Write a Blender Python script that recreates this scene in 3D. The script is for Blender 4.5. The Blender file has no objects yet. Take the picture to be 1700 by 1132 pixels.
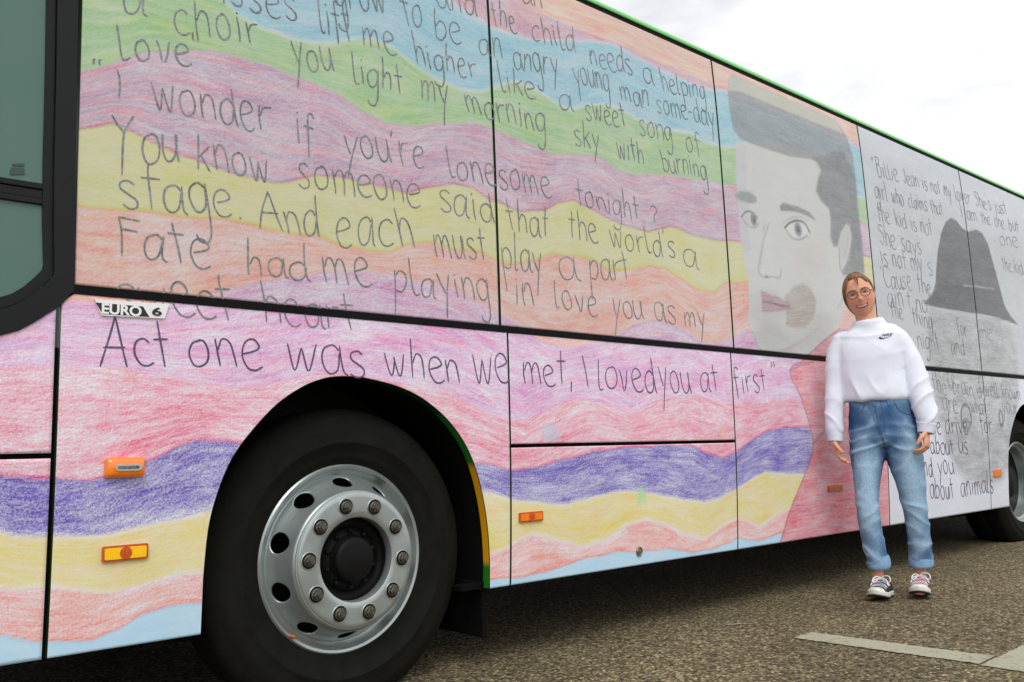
import bpy, bmesh, math, random
import numpy as np
from mathutils import Vector, Matrix, noise as mnoise
from mathutils.bvhtree import BVHTree

random.seed(7)
S = bpy.context.scene
COL = S.collection

# ------------------------------------------------------------------ camera
cam_d = bpy.data.cameras.new('camera')
cam = bpy.data.objects.new('camera', cam_d)
COL.objects.link(cam)
R_, U_, F_ = [[0.745537, -0.665993, -0.025043], [-0.061155, -0.10578, 0.992507], [0.663652, 0.73842, 0.119592]]
cam.matrix_world = Matrix(((R_[0], U_[0], -F_[0], 0), (R_[1], U_[1], -F_[1], 0), (R_[2], U_[2], -F_[2], 0), (0, 0, 0, 1)))
cam.location = (0,-2.61948,0.80230)
cam_d.sensor_fit = 'HORIZONTAL'
cam_d.sensor_width = 36
cam_d.lens = 31.8254
cam_d.clip_start = .05
cam_d.clip_end = 3000
S.camera = cam
S.render.resolution_x, S.render.resolution_y = 1024, 682
S.view_settings.view_transform = 'Standard'
S.view_settings.look = 'None'
S.view_settings.gamma = 1
S.view_settings.exposure = 0.3

# ------------------------------------------------------------------ overcast sky and weak sun
SUN_EL, SUN_AZ = math.radians(52), math.radians(215)
w = bpy.data.worlds.new('World')
S.world = w
w.use_nodes = True
nt = w.node_tree
bg = nt.nodes['Background']
sky = nt.nodes.new('ShaderNodeTexSky')
sky.sky_type = 'NISHITA'
sky.sun_disc = False
sky.sun_elevation = SUN_EL
sky.sun_rotation = SUN_AZ
sky.air_density, sky.dust_density, sky.ozone_density = 1.0, 4.0, 1.0
hs = nt.nodes.new('ShaderNodeHueSaturation')
hs.inputs['Saturation'].default_value = .12
tc = nt.nodes.new('ShaderNodeTexCoord')
mp = nt.nodes.new('ShaderNodeMapping')
mp.inputs['Scale'].default_value = (1.2, 1.2, 3.0)
cl = nt.nodes.new('ShaderNodeTexNoise')
cl.inputs['Scale'].default_value = 2.6
cl.inputs['Detail'].default_value = 5
cl.inputs['Roughness'].default_value = .5
cr = nt.nodes.new('ShaderNodeValToRGB')
cr.color_ramp.elements[0].position = .36
cr.color_ramp.elements[0].color = (.715, .72, .75, 1)
cr.color_ramp.elements[1].position = .56
cr.color_ramp.elements[1].color = (1.2, 1.2, 1.2, 1)
mul = nt.nodes.new('ShaderNodeMixRGB')
mul.blend_type = 'MULTIPLY'
mul.inputs[0].default_value = 1
fl = nt.nodes.new('ShaderNodeMixRGB')          # cloud deck evens out the clear sky gradient
fl.inputs[0].default_value = .72
fl.inputs[2].default_value = (10.5, 10.6, 10.8, 1)
L = nt.links.new
L(sky.outputs[0], hs.inputs['Color']); L(hs.outputs[0], fl.inputs[1])
L(tc.outputs['Generated'], mp.inputs[0]); L(mp.outputs[0], cl.inputs['Vector'])
L(cl.outputs['Fac'], cr.inputs[0]); L(fl.outputs[0], mul.inputs[1]); L(cr.outputs[0], mul.inputs[2])
L(mul.outputs[0], bg.inputs['Color'])
bg.inputs['Strength'].default_value = .105

sun_d = bpy.data.lights.new('sun', 'SUN')
sun_d.energy = .9
sun_d.angle = math.radians(25)
sun_d.color = (1, .97, .92)
sun = bpy.data.objects.new('sun', sun_d)
COL.objects.link(sun)
sun.rotation_euler = Vector((-math.sin(SUN_AZ) * math.cos(SUN_EL), -math.cos(SUN_AZ) * math.cos(SUN_EL), -math.sin(SUN_EL))).to_track_quat('-Z', 'Y').to_euler()

# ------------------------------------------------------------------ helpers
def lin(c):
    c = np.asarray(c, float) / 255.
    return np.where(c <= .04045, c / 12.92, ((c + .055) / 1.055) ** 2.4)

def rgb(r, g, b):
    v = lin((r, g, b))
    return (float(v[0]), float(v[1]), float(v[2]), 1)

MATS = {}
def mat(name, col, rough=.5, metal=0, noise=0, nscale=30, bump=0, bscale=200, spec=.5, coat=0, emit=None):
    if name in MATS: return MATS[name]
    m = bpy.data.materials.new(name)
    m.use_nodes = True
    t = m.node_tree
    b = t.nodes['Principled BSDF']
    b.inputs['Base Color'].default_value = col
    b.inputs['Roughness'].default_value = rough
    b.inputs['Metallic'].default_value = metal
    b.inputs['Specular IOR Level'].default_value = spec
    b.inputs['Coat Weight'].default_value = coat
    c = t.nodes.new('ShaderNodeTexCoord')
    n = t.nodes.new('ShaderNodeTexNoise')
    n.inputs['Scale'].default_value = nscale
    n.inputs['Detail'].default_value = 5
    t.links.new(c.outputs['Object'], n.inputs['Vector'])
    if noise:
        mx = t.nodes.new('ShaderNodeMixRGB')
        mx.blend_type = 'MULTIPLY'
        mx.inputs[0].default_value = 1
        mx.inputs[1].default_value = col
        r = t.nodes.new('ShaderNodeMapRange')
        r.inputs[1].default_value, r.inputs[2].default_value = .3, .7
        r.inputs[3].default_value, r.inputs[4].default_value = 1 - noise, 1 + noise
        t.links.new(n.outputs['Fac'], r.inputs[0])
        t.links.new(r.outputs[0], mx.inputs[2])
        t.links.new(mx.outputs[0], b.inputs['Base Color'])
        r2 = t.nodes.new('ShaderNodeMapRange')
        r2.inputs[3].default_value, r2.inputs[4].default_value = max(0, rough - .12), min(1, rough + .12)
        t.links.new(n.outputs['Fac'], r2.inputs[0])
        t.links.new(r2.outputs[0], b.inputs['Roughness'])
    if bump:
        n2 = t.nodes.new('ShaderNodeTexNoise')
        n2.inputs['Scale'].default_value = bscale
        n2.inputs['Detail'].default_value = 3
        t.links.new(c.outputs['Object'], n2.inputs['Vector'])
        bp = t.nodes.new('ShaderNodeBump')
        bp.inputs['Strength'].default_value = bump
        bp.inputs['Distance'].default_value = .004
        t.links.new(n2.outputs['Fac'], bp.inputs['Height'])
        t.links.new(bp.outputs[0], b.inputs['Normal'])
    MATS[name] = m
    return m

def link_mesh(name, me, m=None, parent=None, smooth=False):
    o = bpy.data.objects.new(name, me)
    COL.objects.link(o)
    if m is not None:
        for x in (m if isinstance(m, (list, tuple)) else [m]): me.materials.append(x)
    if parent is not None: o.parent = parent
    if smooth: me.polygons.foreach_set('use_smooth', [True] * len(me.polygons))
    return o

def obj(name, bm, m=None, parent=None, smooth=False):
    me = bpy.data.meshes.new(name)
    bm.normal_update()
    bm.to_mesh(me)
    bm.free()
    return link_mesh(name, me, m, parent, smooth)

def pydata(name, v, f, m=None, parent=None, smooth=False):
    me = bpy.data.meshes.new(name)
    me.from_pydata([tuple(map(float, p)) for p in v], [], [tuple(int(i) for i in q) for q in f])
    me.update()
    return link_mesh(name, me, m, parent, smooth)

def empty(name, loc, label, cat, group=None):
    o = bpy.data.objects.new(name, None)
    COL.objects.link(o)
    o.location = loc
    o.empty_display_size = .2
    o['label'] = label; o['category'] = cat
    if group: o['group'] = group
    return o

def box(bm, x0, x1, y0, y1, z0, z1, bev=0):
    r = bmesh.ops.create_cube(bm, size=1)
    vs = r['verts']
    bmesh.ops.scale(bm, vec=(x1 - x0, y1 - y0, z1 - z0), verts=vs)
    bmesh.ops.translate(bm, vec=((x0 + x1) / 2, (y0 + y1) / 2, (z0 + z1) / 2), verts=vs)
    if bev:
        es = list({e for v in vs for e in v.link_edges})
        bmesh.ops.bevel(bm, geom=es, offset=bev, segments=3, affect='EDGES', profile=.6)

def prism(bm, pts, y0, y1):
    """polygon in the x-z plane, given a thickness along y"""
    a = [bm.verts.new((p[0], y0, p[1])) for p in pts]
    b = [bm.verts.new((p[0], y1, p[1])) for p in pts]
    bm.faces.new(a); bm.faces.new(b[::-1])
    n = len(pts)
    for i in range(n): bm.faces.new((a[i], b[i], b[(i + 1) % n], a[(i + 1) % n]))
    bmesh.ops.recalc_face_normals(bm, faces=bm.faces)

def catmull(pts, n):
    p = np.asarray(pts, float)
    if len(p) < 3:
        t = np.linspace(0, 1, n * max(1, len(p) - 1) + 1)[:, None]
        return p[0] * (1 - t) + p[-1] * t
    q = np.vstack([2 * p[0] - p[1], p, 2 * p[-1] - p[-2]])
    out = []
    for i in range(1, len(q) - 2):
        t = np.linspace(0, 1, n, endpoint=False)[:, None]
        a, b, c, d = q[i - 1], q[i], q[i + 1], q[i + 2]
        out.append(.5 * ((2 * b) + (c - a) * t + (2 * a - 5 * b + 4 * c - d) * t ** 2 + (3 * b - a - 3 * c + d) * t ** 3))
    out.append(p[-1][None])
    return np.vstack(out)

def tube(bm, pts, rad, seg=14, sub=4, up=(0, 1, 0), cap=True):
    """smooth tube through pts; rad: per point r or (ra, rb), ra across, rb along 'up'"""
    rr = np.array([(r, r) if not hasattr(r, '__len__') else tuple(r) for r in rad], float)
    P = catmull(pts, sub); A = np.maximum(catmull(rr, sub), 1e-4)
    n = len(P); up = Vector(up)
    rings = []
    for i in range(n):
        t = Vector(P[min(i + 1, n - 1)] - P[max(i - 1, 0)])
        if t.length < 1e-9: t = Vector((0, 0, 1))
        t.normalize()
        b = (up - t * up.dot(t)).normalized()
        a = t.cross(b)
        rings.append([bm.verts.new(Vector(P[i]) + a * (A[i, 0] * math.cos(k * 2 * math.pi / seg)) + b * (A[i, 1] * math.sin(k * 2 * math.pi / seg))) for k in range(seg)])
    for i in range(n - 1):
        for k in range(seg):
            bm.faces.new((rings[i][k], rings[i][(k + 1) % seg], rings[i + 1][(k + 1) % seg], rings[i + 1][k]))
    if cap:
        bm.faces.new(rings[0][::-1]); bm.faces.new(rings[-1])

def ball(bm, c, r, seg=20):
    s = bmesh.ops.create_uvsphere(bm, u_segments=seg, v_segments=seg * 2 // 3, radius=1)['verts']
    r = r if hasattr(r, '__len__') else (r, r, r)
    bmesh.ops.scale(bm, vec=r, verts=s); bmesh.ops.translate(bm, vec=c, verts=s)

def lathe(bm, prof, seg=64, cx=0, cz=0, closed=False):
    """profile of (radius, y), turned about the y axis through (cx, cz)"""
    rings = []
    for r, y in prof:
        rings.append([bm.verts.new((cx + r * math.cos(2 * math.pi * k / seg), y, cz + r * math.sin(2 * math.pi * k / seg))) for k in range(seg)])
    m = len(rings)
    for i in range(m if closed else m - 1):
        a, b = rings[i], rings[(i + 1) % m]
        for k in range(seg): bm.faces.new((a[k], a[(k + 1) % seg], b[(k + 1) % seg], b[k]))
    return rings

def fuse(bm, voxel, smooth=6, fac=.5):
    """weld overlapping closed volumes into one continuous skin"""
    bmesh.ops.recalc_face_normals(bm, faces=bm.faces)
    me = bpy.data.meshes.new('tmp'); bm.to_mesh(me); bm.free()
    o = bpy.data.objects.new('tmp', me); COL.objects.link(o)
    r = o.modifiers.new('r', 'REMESH'); r.mode = 'VOXEL'; r.voxel_size = voxel
    s = o.modifiers.new('s', 'SMOOTH'); s.factor = fac; s.iterations = smooth
    bpy.context.view_layer.update()
    dg = bpy.context.evaluated_depsgraph_get()
    res = bpy.data.meshes.new_from_object(o.evaluated_get(dg))
    bpy.data.objects.remove(o); bpy.data.meshes.remove(me)
    return res

def coords(me):
    a = np.empty(len(me.vertices) * 3); me.vertices.foreach_get('co', a); return a.reshape(-1, 3)
def normals(me):
    a = np.empty(len(me.vertices) * 3, dtype=np.float32); me.vertex_normals.foreach_get('vector', a); return a.reshape(-1, 3).astype(float)
def set_coords(me, a):
    me.vertices.foreach_set('co', a.ravel()); me.update()
def set_col(me, name, rgba):
    a = me.color_attributes.new(name, 'FLOAT_COLOR', 'POINT')
    if rgba.shape[1] == 3: rgba = np.hstack([rgba, np.ones((len(rgba), 1))])
    a.data.foreach_set('color', rgba.astype(np.float32).ravel())

def sstep(a, b, x):
    t = np.clip((x - a) / (b - a), 0, 1)
    return t * t * (3 - 2 * t)

# ------------------------------------------------------------------ ground
def ground_mat():
    m = bpy.data.materials.new('asphalt'); m.use_nodes = True
    t = m.node_tree; b = t.nodes['Principled BSDF']; b.inputs['Roughness'].default_value = .9
    b.inputs['Specular IOR Level'].default_value = .25
    c = t.nodes.new('ShaderNodeTexCoord')
    v = t.nodes.new('ShaderNodeTexVoronoi'); v.inputs['Scale'].default_value = 84; v.inputs['Randomness'].default_value = 1
    n = t.nodes.new('ShaderNodeTexNoise'); n.inputs['Scale'].default_value = 45; n.inputs['Detail'].default_value = 6
    n2 = t.nodes.new('ShaderNodeTexNoise'); n2.inputs['Scale'].default_value = 1.1; n2.inputs['Detail'].default_value = 5
    for x in (v, n, n2): t.links.new(c.outputs['Object'], x.inputs['Vector'])
    sp = t.nodes.new('ShaderNodeSeparateColor'); t.links.new(v.outputs['Color'], sp.inputs[0])
    r = t.nodes.new('ShaderNodeValToRGB')
    e = r.color_ramp.elements
    e[0].position = 0; e[0].color = rgb(78, 69, 49)
    e[1].position = 1; e[1].color = rgb(204, 188, 144)
    for p, cc in ((.35, rgb(124, 111, 83)), (.7, rgb(153, 138, 104)), (.9, rgb(172, 157, 121))):
        q = e.new(p); q.color = cc
    t.links.new(sp.outputs[0], r.inputs[0])
    gap = t.nodes.new('ShaderNodeMapRange'); gap.inputs[1].default_value = .25; gap.inputs[2].default_value = .62
    gap.inputs[3].default_value = 1; gap.inputs[4].default_value = .30
    t.links.new(v.outputs['Distance'], gap.inputs[0])
    m1 = t.nodes.new('ShaderNodeMixRGB'); m1.blend_type = 'MULTIPLY'; m1.inputs[0].default_value = .85
    t.links.new(r.outputs[0], m1.inputs[1]); t.links.new(gap.outputs[0], m1.inputs[2])
    pt = t.nodes.new('ShaderNodeMapRange'); pt.inputs[1].default_value = .3; pt.inputs[2].default_value = .7
    pt.inputs[3].default_value = .72; pt.inputs[4].default_value = 1.15
    t.links.new(n2.outputs['Fac'], pt.inputs[0])
    m2 = t.nodes.new('ShaderNodeMixRGB'); m2.blend_type = 'MULTIPLY'; m2.inputs[0].default_value = 1
    t.links.new(m1.outputs[0], m2.inputs[1]); t.links.new(pt.outputs[0], m2.inputs[2])
    pt2 = t.nodes.new('ShaderNodeMapRange'); pt2.inputs[1].default_value = .3; pt2.inputs[2].default_value = .7
    pt2.inputs[3].default_value = .62; pt2.inputs[4].default_value = 1.28
    t.links.new(n.outputs['Fac'], pt2.inputs[0])
    m3 = t.nodes.new('ShaderNodeMixRGB'); m3.blend_type = 'MULTIPLY'; m3.inputs[0].default_value = 1
    t.links.new(m2.outputs[0], m3.inputs[1]); t.links.new(pt2.outputs[0], m3.inputs[2])
    t.links.new(m3.outputs[0], b.inputs['Base Color'])
    bp = t.nodes.new('ShaderNodeBump'); bp.inputs['Strength'].default_value = .9; bp.inputs['Distance'].default_value = .006
    bp.invert = True
    t.links.new(v.outputs['Distance'], bp.inputs['Height']); t.links.new(bp.outputs[0], b.inputs['Normal'])
    return m

bm = bmesh.new()
bmesh.ops.create_grid(bm, x_segments=8, y_segments=8, size=700)
g = obj('ground', bm, ground_mat()); g['kind'] = 'structure'

def paint_mat():
    m = bpy.data.materials.new('worn_line_paint'); m.use_nodes = True
    t = m.node_tree; b = t.nodes['Principled BSDF']; b.inputs['Roughness'].default_value = .85
    c = t.nodes.new('ShaderNodeTexCoord')
    n = t.nodes.new('ShaderNodeTexNoise'); n.inputs['Scale'].default_value = 38; n.inputs['Detail'].default_value = 6; n.inputs['Roughness'].default_value = .65
    n2 = t.nodes.new('ShaderNodeTexNoise'); n2.inputs['Scale'].default_value = 7; n2.inputs['Detail'].default_value = 4
    v = t.nodes.new('ShaderNodeTexVoronoi'); v.inputs['Scale'].default_value = 75
    for x in (n, n2, v): t.links.new(c.outputs['Object'], x.inputs['Vector'])
    ad = t.nodes.new('ShaderNodeMath'); ad.operation = 'MULTIPLY_ADD'; ad.inputs[1].default_value = .5
    t.links.new(n2.outputs['Fac'], ad.inputs[0]); t.links.new(n.outputs['Fac'], ad.inputs[2])
    r = t.nodes.new('ShaderNodeValToRGB'); e = r.color_ramp.elements
    e[0].position = .50; e[0].color = rgb(112, 103, 80)
    e[1].position = .72; e[1].color = rgb(160, 158, 136)
    q = e.new(.62); q.color = rgb(142, 138, 115)
    t.links.new(ad.outputs[0], r.inputs[0])
    t.links.new(r.outputs[0], b.inputs['Base Color'])
    bp = t.nodes.new('ShaderNodeBump'); bp.inputs['Strength'].default_value = .5; bp.inputs['Distance'].default_value = .004; bp.invert = True
    t.links.new(v.outputs['Distance'], bp.inputs['Height']); t.links.new(bp.outputs[0], b.inputs['Normal'])
    return m

def strip(bm, p, q, wd, z, n=60):
    """painted line with slightly ragged edges"""
    p, q = Vector(p), Vector(q); d = (q - p).normalized(); s = Vector((-d.y, d.x))
    prev = None
    for i in range(n + 1):
        c = p.lerp(q, i / n)
        a = c + s * (wd / 2 + random.uniform(-.006, .006)); b = c - s * (wd / 2 + random.uniform(-.006, .006))
        cur = (bm.verts.new((a.x, a.y, z)), bm.verts.new((b.x, b.y, z)))
        if prev: bm.faces.new((prev[0], prev[1], cur[1], cur[0]))
        prev = cur
PM = paint_mat()
bm = bmesh.new()
strip(bm, (3.50, -.50), (3.535, -1.22), .155, .004)
strip(bm, (3.44, -1.31), (11.5, -1.28), .165, .004, 200)
o = obj('road_marking', bm, PM); o['kind'] = 'structure'

bm = bmesh.new()
w0, w1 = [(3.483,-0.135),(3.563,-0.185)]
strip(bm, w0, w1, .018, .004, 24)
o = obj('road_marking', bm, PM); o['kind'] = 'structure'

# ------------------------------------------------------------------ the bus
bus = empty('bus', (0, 0, 0), 'long coach wrapped in crayon waves, handwriting and pencil portraits, parked on the asphalt', 'bus')
PY = [0.04604, 0.00498, 0.0083, 0.04451]
def prof(z):
    z = np.asarray(z, float)
    return PY[0] * np.maximum(0, .95 - z) ** 2 + PY[1] * np.maximum(0, z - 1.05) + PY[2] * np.maximum(0, z - 1.05) ** 2 + PY[3] * np.maximum(0, z - 2.2) ** 3

SKIRT, SEAM, TOP = .293, 1.270, 2.815
X_FRONT, X_REAR = -1.6, 10.6
ZA, WX1, WX2 = .453, 1.664, 7.83       # wheel centre height, front and rear axle
BLACK = mat('black_rubber', rgb(14, 14, 14), .75, spec=.15, noise=.2, nscale=60)
GLOSSBLACK = mat('black_glass_frame', rgb(19, 20, 21), .42, spec=.22, noise=.1, nscale=8)
DARK = mat('dark_underbody', rgb(16, 16, 16), .9, noise=.3, nscale=14)

# crayon drawing: boundaries of the wavy bands, top to bottom, in metres along and up the side
B = [
 [(1.978,2.829),(2.473,2.690),(2.677,2.668),(2.828,2.669),(3.097,2.680),(3.328,2.677),(3.576,2.671),(3.819,2.674),(3.978,2.696),(4.584,2.704),(5.169,2.700),(5.279,2.688),(5.421,2.671)],
 [(1.797,2.608),(2.113,2.561),(2.233,2.526),(2.300,2.516),(2.368,2.521),(2.549,2.528),(2.823,2.618),(3.040,2.663),(3.149,2.656),(3.323,2.642),(3.507,2.630),(3.771,2.635),(3.956,2.663),(4.578,2.677),(5.274,2.671),(5.416,2.654)],
 [(0.730,2.276),(0.954,2.281),(1.167,2.254),(1.220,2.220),(1.297,2.204),(1.332,2.202),(1.396,2.199),(1.486,2.206),(1.581,2.231),(1.646,2.259),(1.734,2.291),(1.818,2.288),(1.909,2.245),(1.997,2.219),(2.113,2.204),(2.234,2.220),(2.329,2.270),(2.428,2.314),(2.536,2.308),(2.646,2.285),(2.751,2.267),(2.846,2.312),(2.955,2.347),(3.085,2.356),(3.195,2.336),(3.347,2.323),(3.600,2.355),(3.729,2.333),(3.838,2.335),(3.997,2.364),(4.580,2.340),(5.303,2.319),(5.413,2.331)],
 [(0.692,1.878),(0.739,1.896),(0.829,1.945),(0.919,2.005),(1.064,2.054),(1.194,2.076),(1.338,2.080),(1.455,2.062),(1.578,2.043),(1.675,2.007),(1.775,1.986),(1.879,1.996),(1.991,2.031),(2.162,2.073),(2.278,2.087),(2.362,2.071),(2.493,2.053),(2.612,2.044),(2.828,2.081),(2.912,2.087),(3.036,2.055),(3.148,2.051),(3.386,2.099),(3.508,2.107),(3.751,2.130),(3.963,2.143),(4.548,2.140),(5.291,2.161),(5.398,2.171)],
 [(0.697,1.704),(0.738,1.724),(0.789,1.742),(0.833,1.761),(0.900,1.753),(0.971,1.724),(1.044,1.709),(1.144,1.694),(1.243,1.682),(1.337,1.679),(1.439,1.710),(1.500,1.734),(1.576,1.744),(1.673,1.741),(1.773,1.741),(1.838,1.742),(1.872,1.741),(1.983,1.782),(2.082,1.809),(2.175,1.811),(2.264,1.780),(2.305,1.781),(2.415,1.756),(2.568,1.785),(2.645,1.832),(2.745,1.859),(2.841,1.840),(2.964,1.811),(3.093,1.794),(3.236,1.789),(3.397,1.839),(3.480,1.836),(3.580,1.818),(3.806,1.825),(3.974,1.844),(5.276,1.935)],
 [(0.702,1.509),(0.740,1.508),(0.774,1.500),(0.829,1.507),(0.928,1.518),(1.070,1.524),(1.171,1.534),(1.228,1.531),(1.309,1.524),(1.422,1.525),(1.511,1.526),(1.583,1.509),(1.698,1.502),(1.799,1.515),(1.868,1.547),(1.963,1.572),(2.095,1.557),(2.214,1.561),(2.294,1.535),(2.378,1.533),(2.529,1.576),(2.603,1.606),(2.748,1.617),(2.846,1.602),(2.978,1.574),(3.111,1.603),(3.223,1.636),(3.341,1.630),(3.456,1.591),(3.580,1.556),(3.707,1.553),(3.809,1.604),(4.009,1.641),(5.238,1.724)],
 [(0.566,1.189),(0.747,1.238),(0.953,1.235),(1.095,1.277),(1.173,1.306),(1.229,1.327),(1.310,1.353),(1.450,1.384),(1.571,1.414),(1.697,1.428),(1.831,1.426),(1.972,1.418),(2.084,1.399),(2.182,1.367),(2.278,1.330),(2.327,1.315),(2.452,1.267),(2.535,1.228),(2.629,1.216),(2.821,1.245),(2.938,1.279),(3.001,1.301),(3.091,1.347),(3.201,1.370),(3.354,1.374),(3.470,1.345),(3.593,1.297),(3.722,1.305),(3.847,1.334),(3.980,1.389),(5.186,1.423)],
 [(0.489,1.059),(0.571,1.048),(0.715,1.063),(0.873,1.057),(1.044,1.035),(1.201,1.010),(1.332,1.030),(1.481,1.062),(1.617,1.071),(1.761,1.056),(1.915,1.039),(2.023,1.009),(2.135,0.980),(2.243,0.939),(2.416,0.907),(2.513,0.960),(2.709,1.007),(2.872,0.992),(3.043,0.945),(3.247,1.018),(3.499,1.044),(3.766,1.006),(4.047,1.016),(4.270,1.039),(4.546,1.021)],
 [(0.501,0.780),(0.582,0.773),(0.638,0.762),(0.715,0.753),(0.796,0.750),(0.836,0.758),(0.966,0.803),(1.033,0.834),(1.104,0.854),(1.193,0.850),(1.438,0.795),(1.784,0.766),(2.195,0.756),(2.330,0.730),(2.470,0.730),(2.634,0.761),(2.808,0.789),(3.007,0.800),(3.233,0.806),(3.463,0.803),(3.582,0.764),(3.707,0.739),(3.818,0.760),(3.981,0.832),(4.167,0.877),(4.377,0.886),(4.524,0.886)],
 [(0.507,0.645),(0.588,0.635),(0.633,0.617),(0.721,0.602),(0.781,0.599),(0.842,0.601),(0.949,0.615),(1.063,0.636),(1.123,0.647),(1.440,0.681),(1.912,0.667),(2.226,0.648),(2.329,0.616),(2.468,0.596),(2.642,0.577),(2.774,0.601),(2.912,0.614),(3.088,0.609),(3.305,0.573),(3.555,0.535),(3.697,0.552),(3.829,0.589),(3.967,0.634),(4.082,0.657),(4.356,0.638),(4.483,0.637)],
 [(0.514,0.498),(0.594,0.489),(0.707,0.471),(0.807,0.453),(0.869,0.444),(0.955,0.455),(1.021,0.470),(1.111,0.470),(1.445,0.455),(2.227,0.417),(2.329,0.441),(2.445,0.477),(2.517,0.458),(2.590,0.435),(2.721,0.406),(2.855,0.412),(2.998,0.466),(3.114,0.481),(3.268,0.457),(3.417,0.395),(3.551,0.369),(3.693,0.415),(3.824,0.438),(3.895,0.424),(4.005,0.393),(4.172,0.432),(4.293,0.462)],
 [(0.520,0.388),(0.600,0.369),(0.675,0.342),(0.753,0.330),(0.826,0.323),(0.895,0.342),(0.958,0.372),(1.024,0.385),(1.114,0.382),(2.229,0.322),(2.412,0.318),(2.591,0.329),(2.748,0.353),(2.925,0.360),(3.085,0.350),(3.302,0.340),(3.466,0.310),(3.603,0.312),(3.822,0.342),(4.004,0.318),(4.203,0.338)],
]
# two pencils per band (sRGB, pressed hard), coverage of the paper, grain
PEN = [
 ((240,140,90),(245,190,110),.50,.5),
 ((215,90,120),(180,110,170),.50,.5),
 ((84,182,214),(72,196,216),.56,.5),
 ((120,188,66),(165,202,80),.62,.4),
 ((176,105,160),(222,84,132),.48,.7),
 ((218,208,80),(205,205,75),.60,.45),
 ((238,120,75),(242,150,85),.47,.75),
 ((206,98,190),(232,88,166),.42,.95),
 ((230,72,124),(228,70,112),.46,1.),
 ((98,74,178),(110,92,194),.68,1.0),
 ((226,208,66),(232,196,58),.62,.6),
 ((236,124,92),(238,108,80),.42,.95),
 ((120,205,242),(130,210,240),.50,.35),
]
BX = [np.array([p[0] for p in b]) for b in B]
BZ = [np.array([p[1] for p in b]) for b in B]

def seg_dist(x, z, pts, closed):
    dmin = np.full(x.shape, 9.)
    n = len(pts)
    for i in range(n if closed else n - 1):
        a, b = pts[i], pts[(i + 1) % n]
        dx, dz = b[0] - a[0], b[1] - a[1]
        l2 = dx * dx + dz * dz + 1e-12
        t = np.clip(((x - a[0]) * dx + (z - a[1]) * dz) / l2, 0, 1)
        dmin = np.minimum(dmin, np.hypot(x - a[0] - t * dx, z - a[1] - t * dz))
    return dmin
def inside(x, z, pts):
    r = np.zeros(x.shape, bool); n = len(pts)
    for i in range(n):
        a, b = pts[i], pts[(i + 1) % n]
        if a[1] == b[1]: continue
        c = ((a[1] > z) != (b[1] > z)) & (x < (b[0] - a[0]) * (z - a[1]) / (b[1] - a[1]) + a[0])
        r ^= c
    return r

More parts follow.
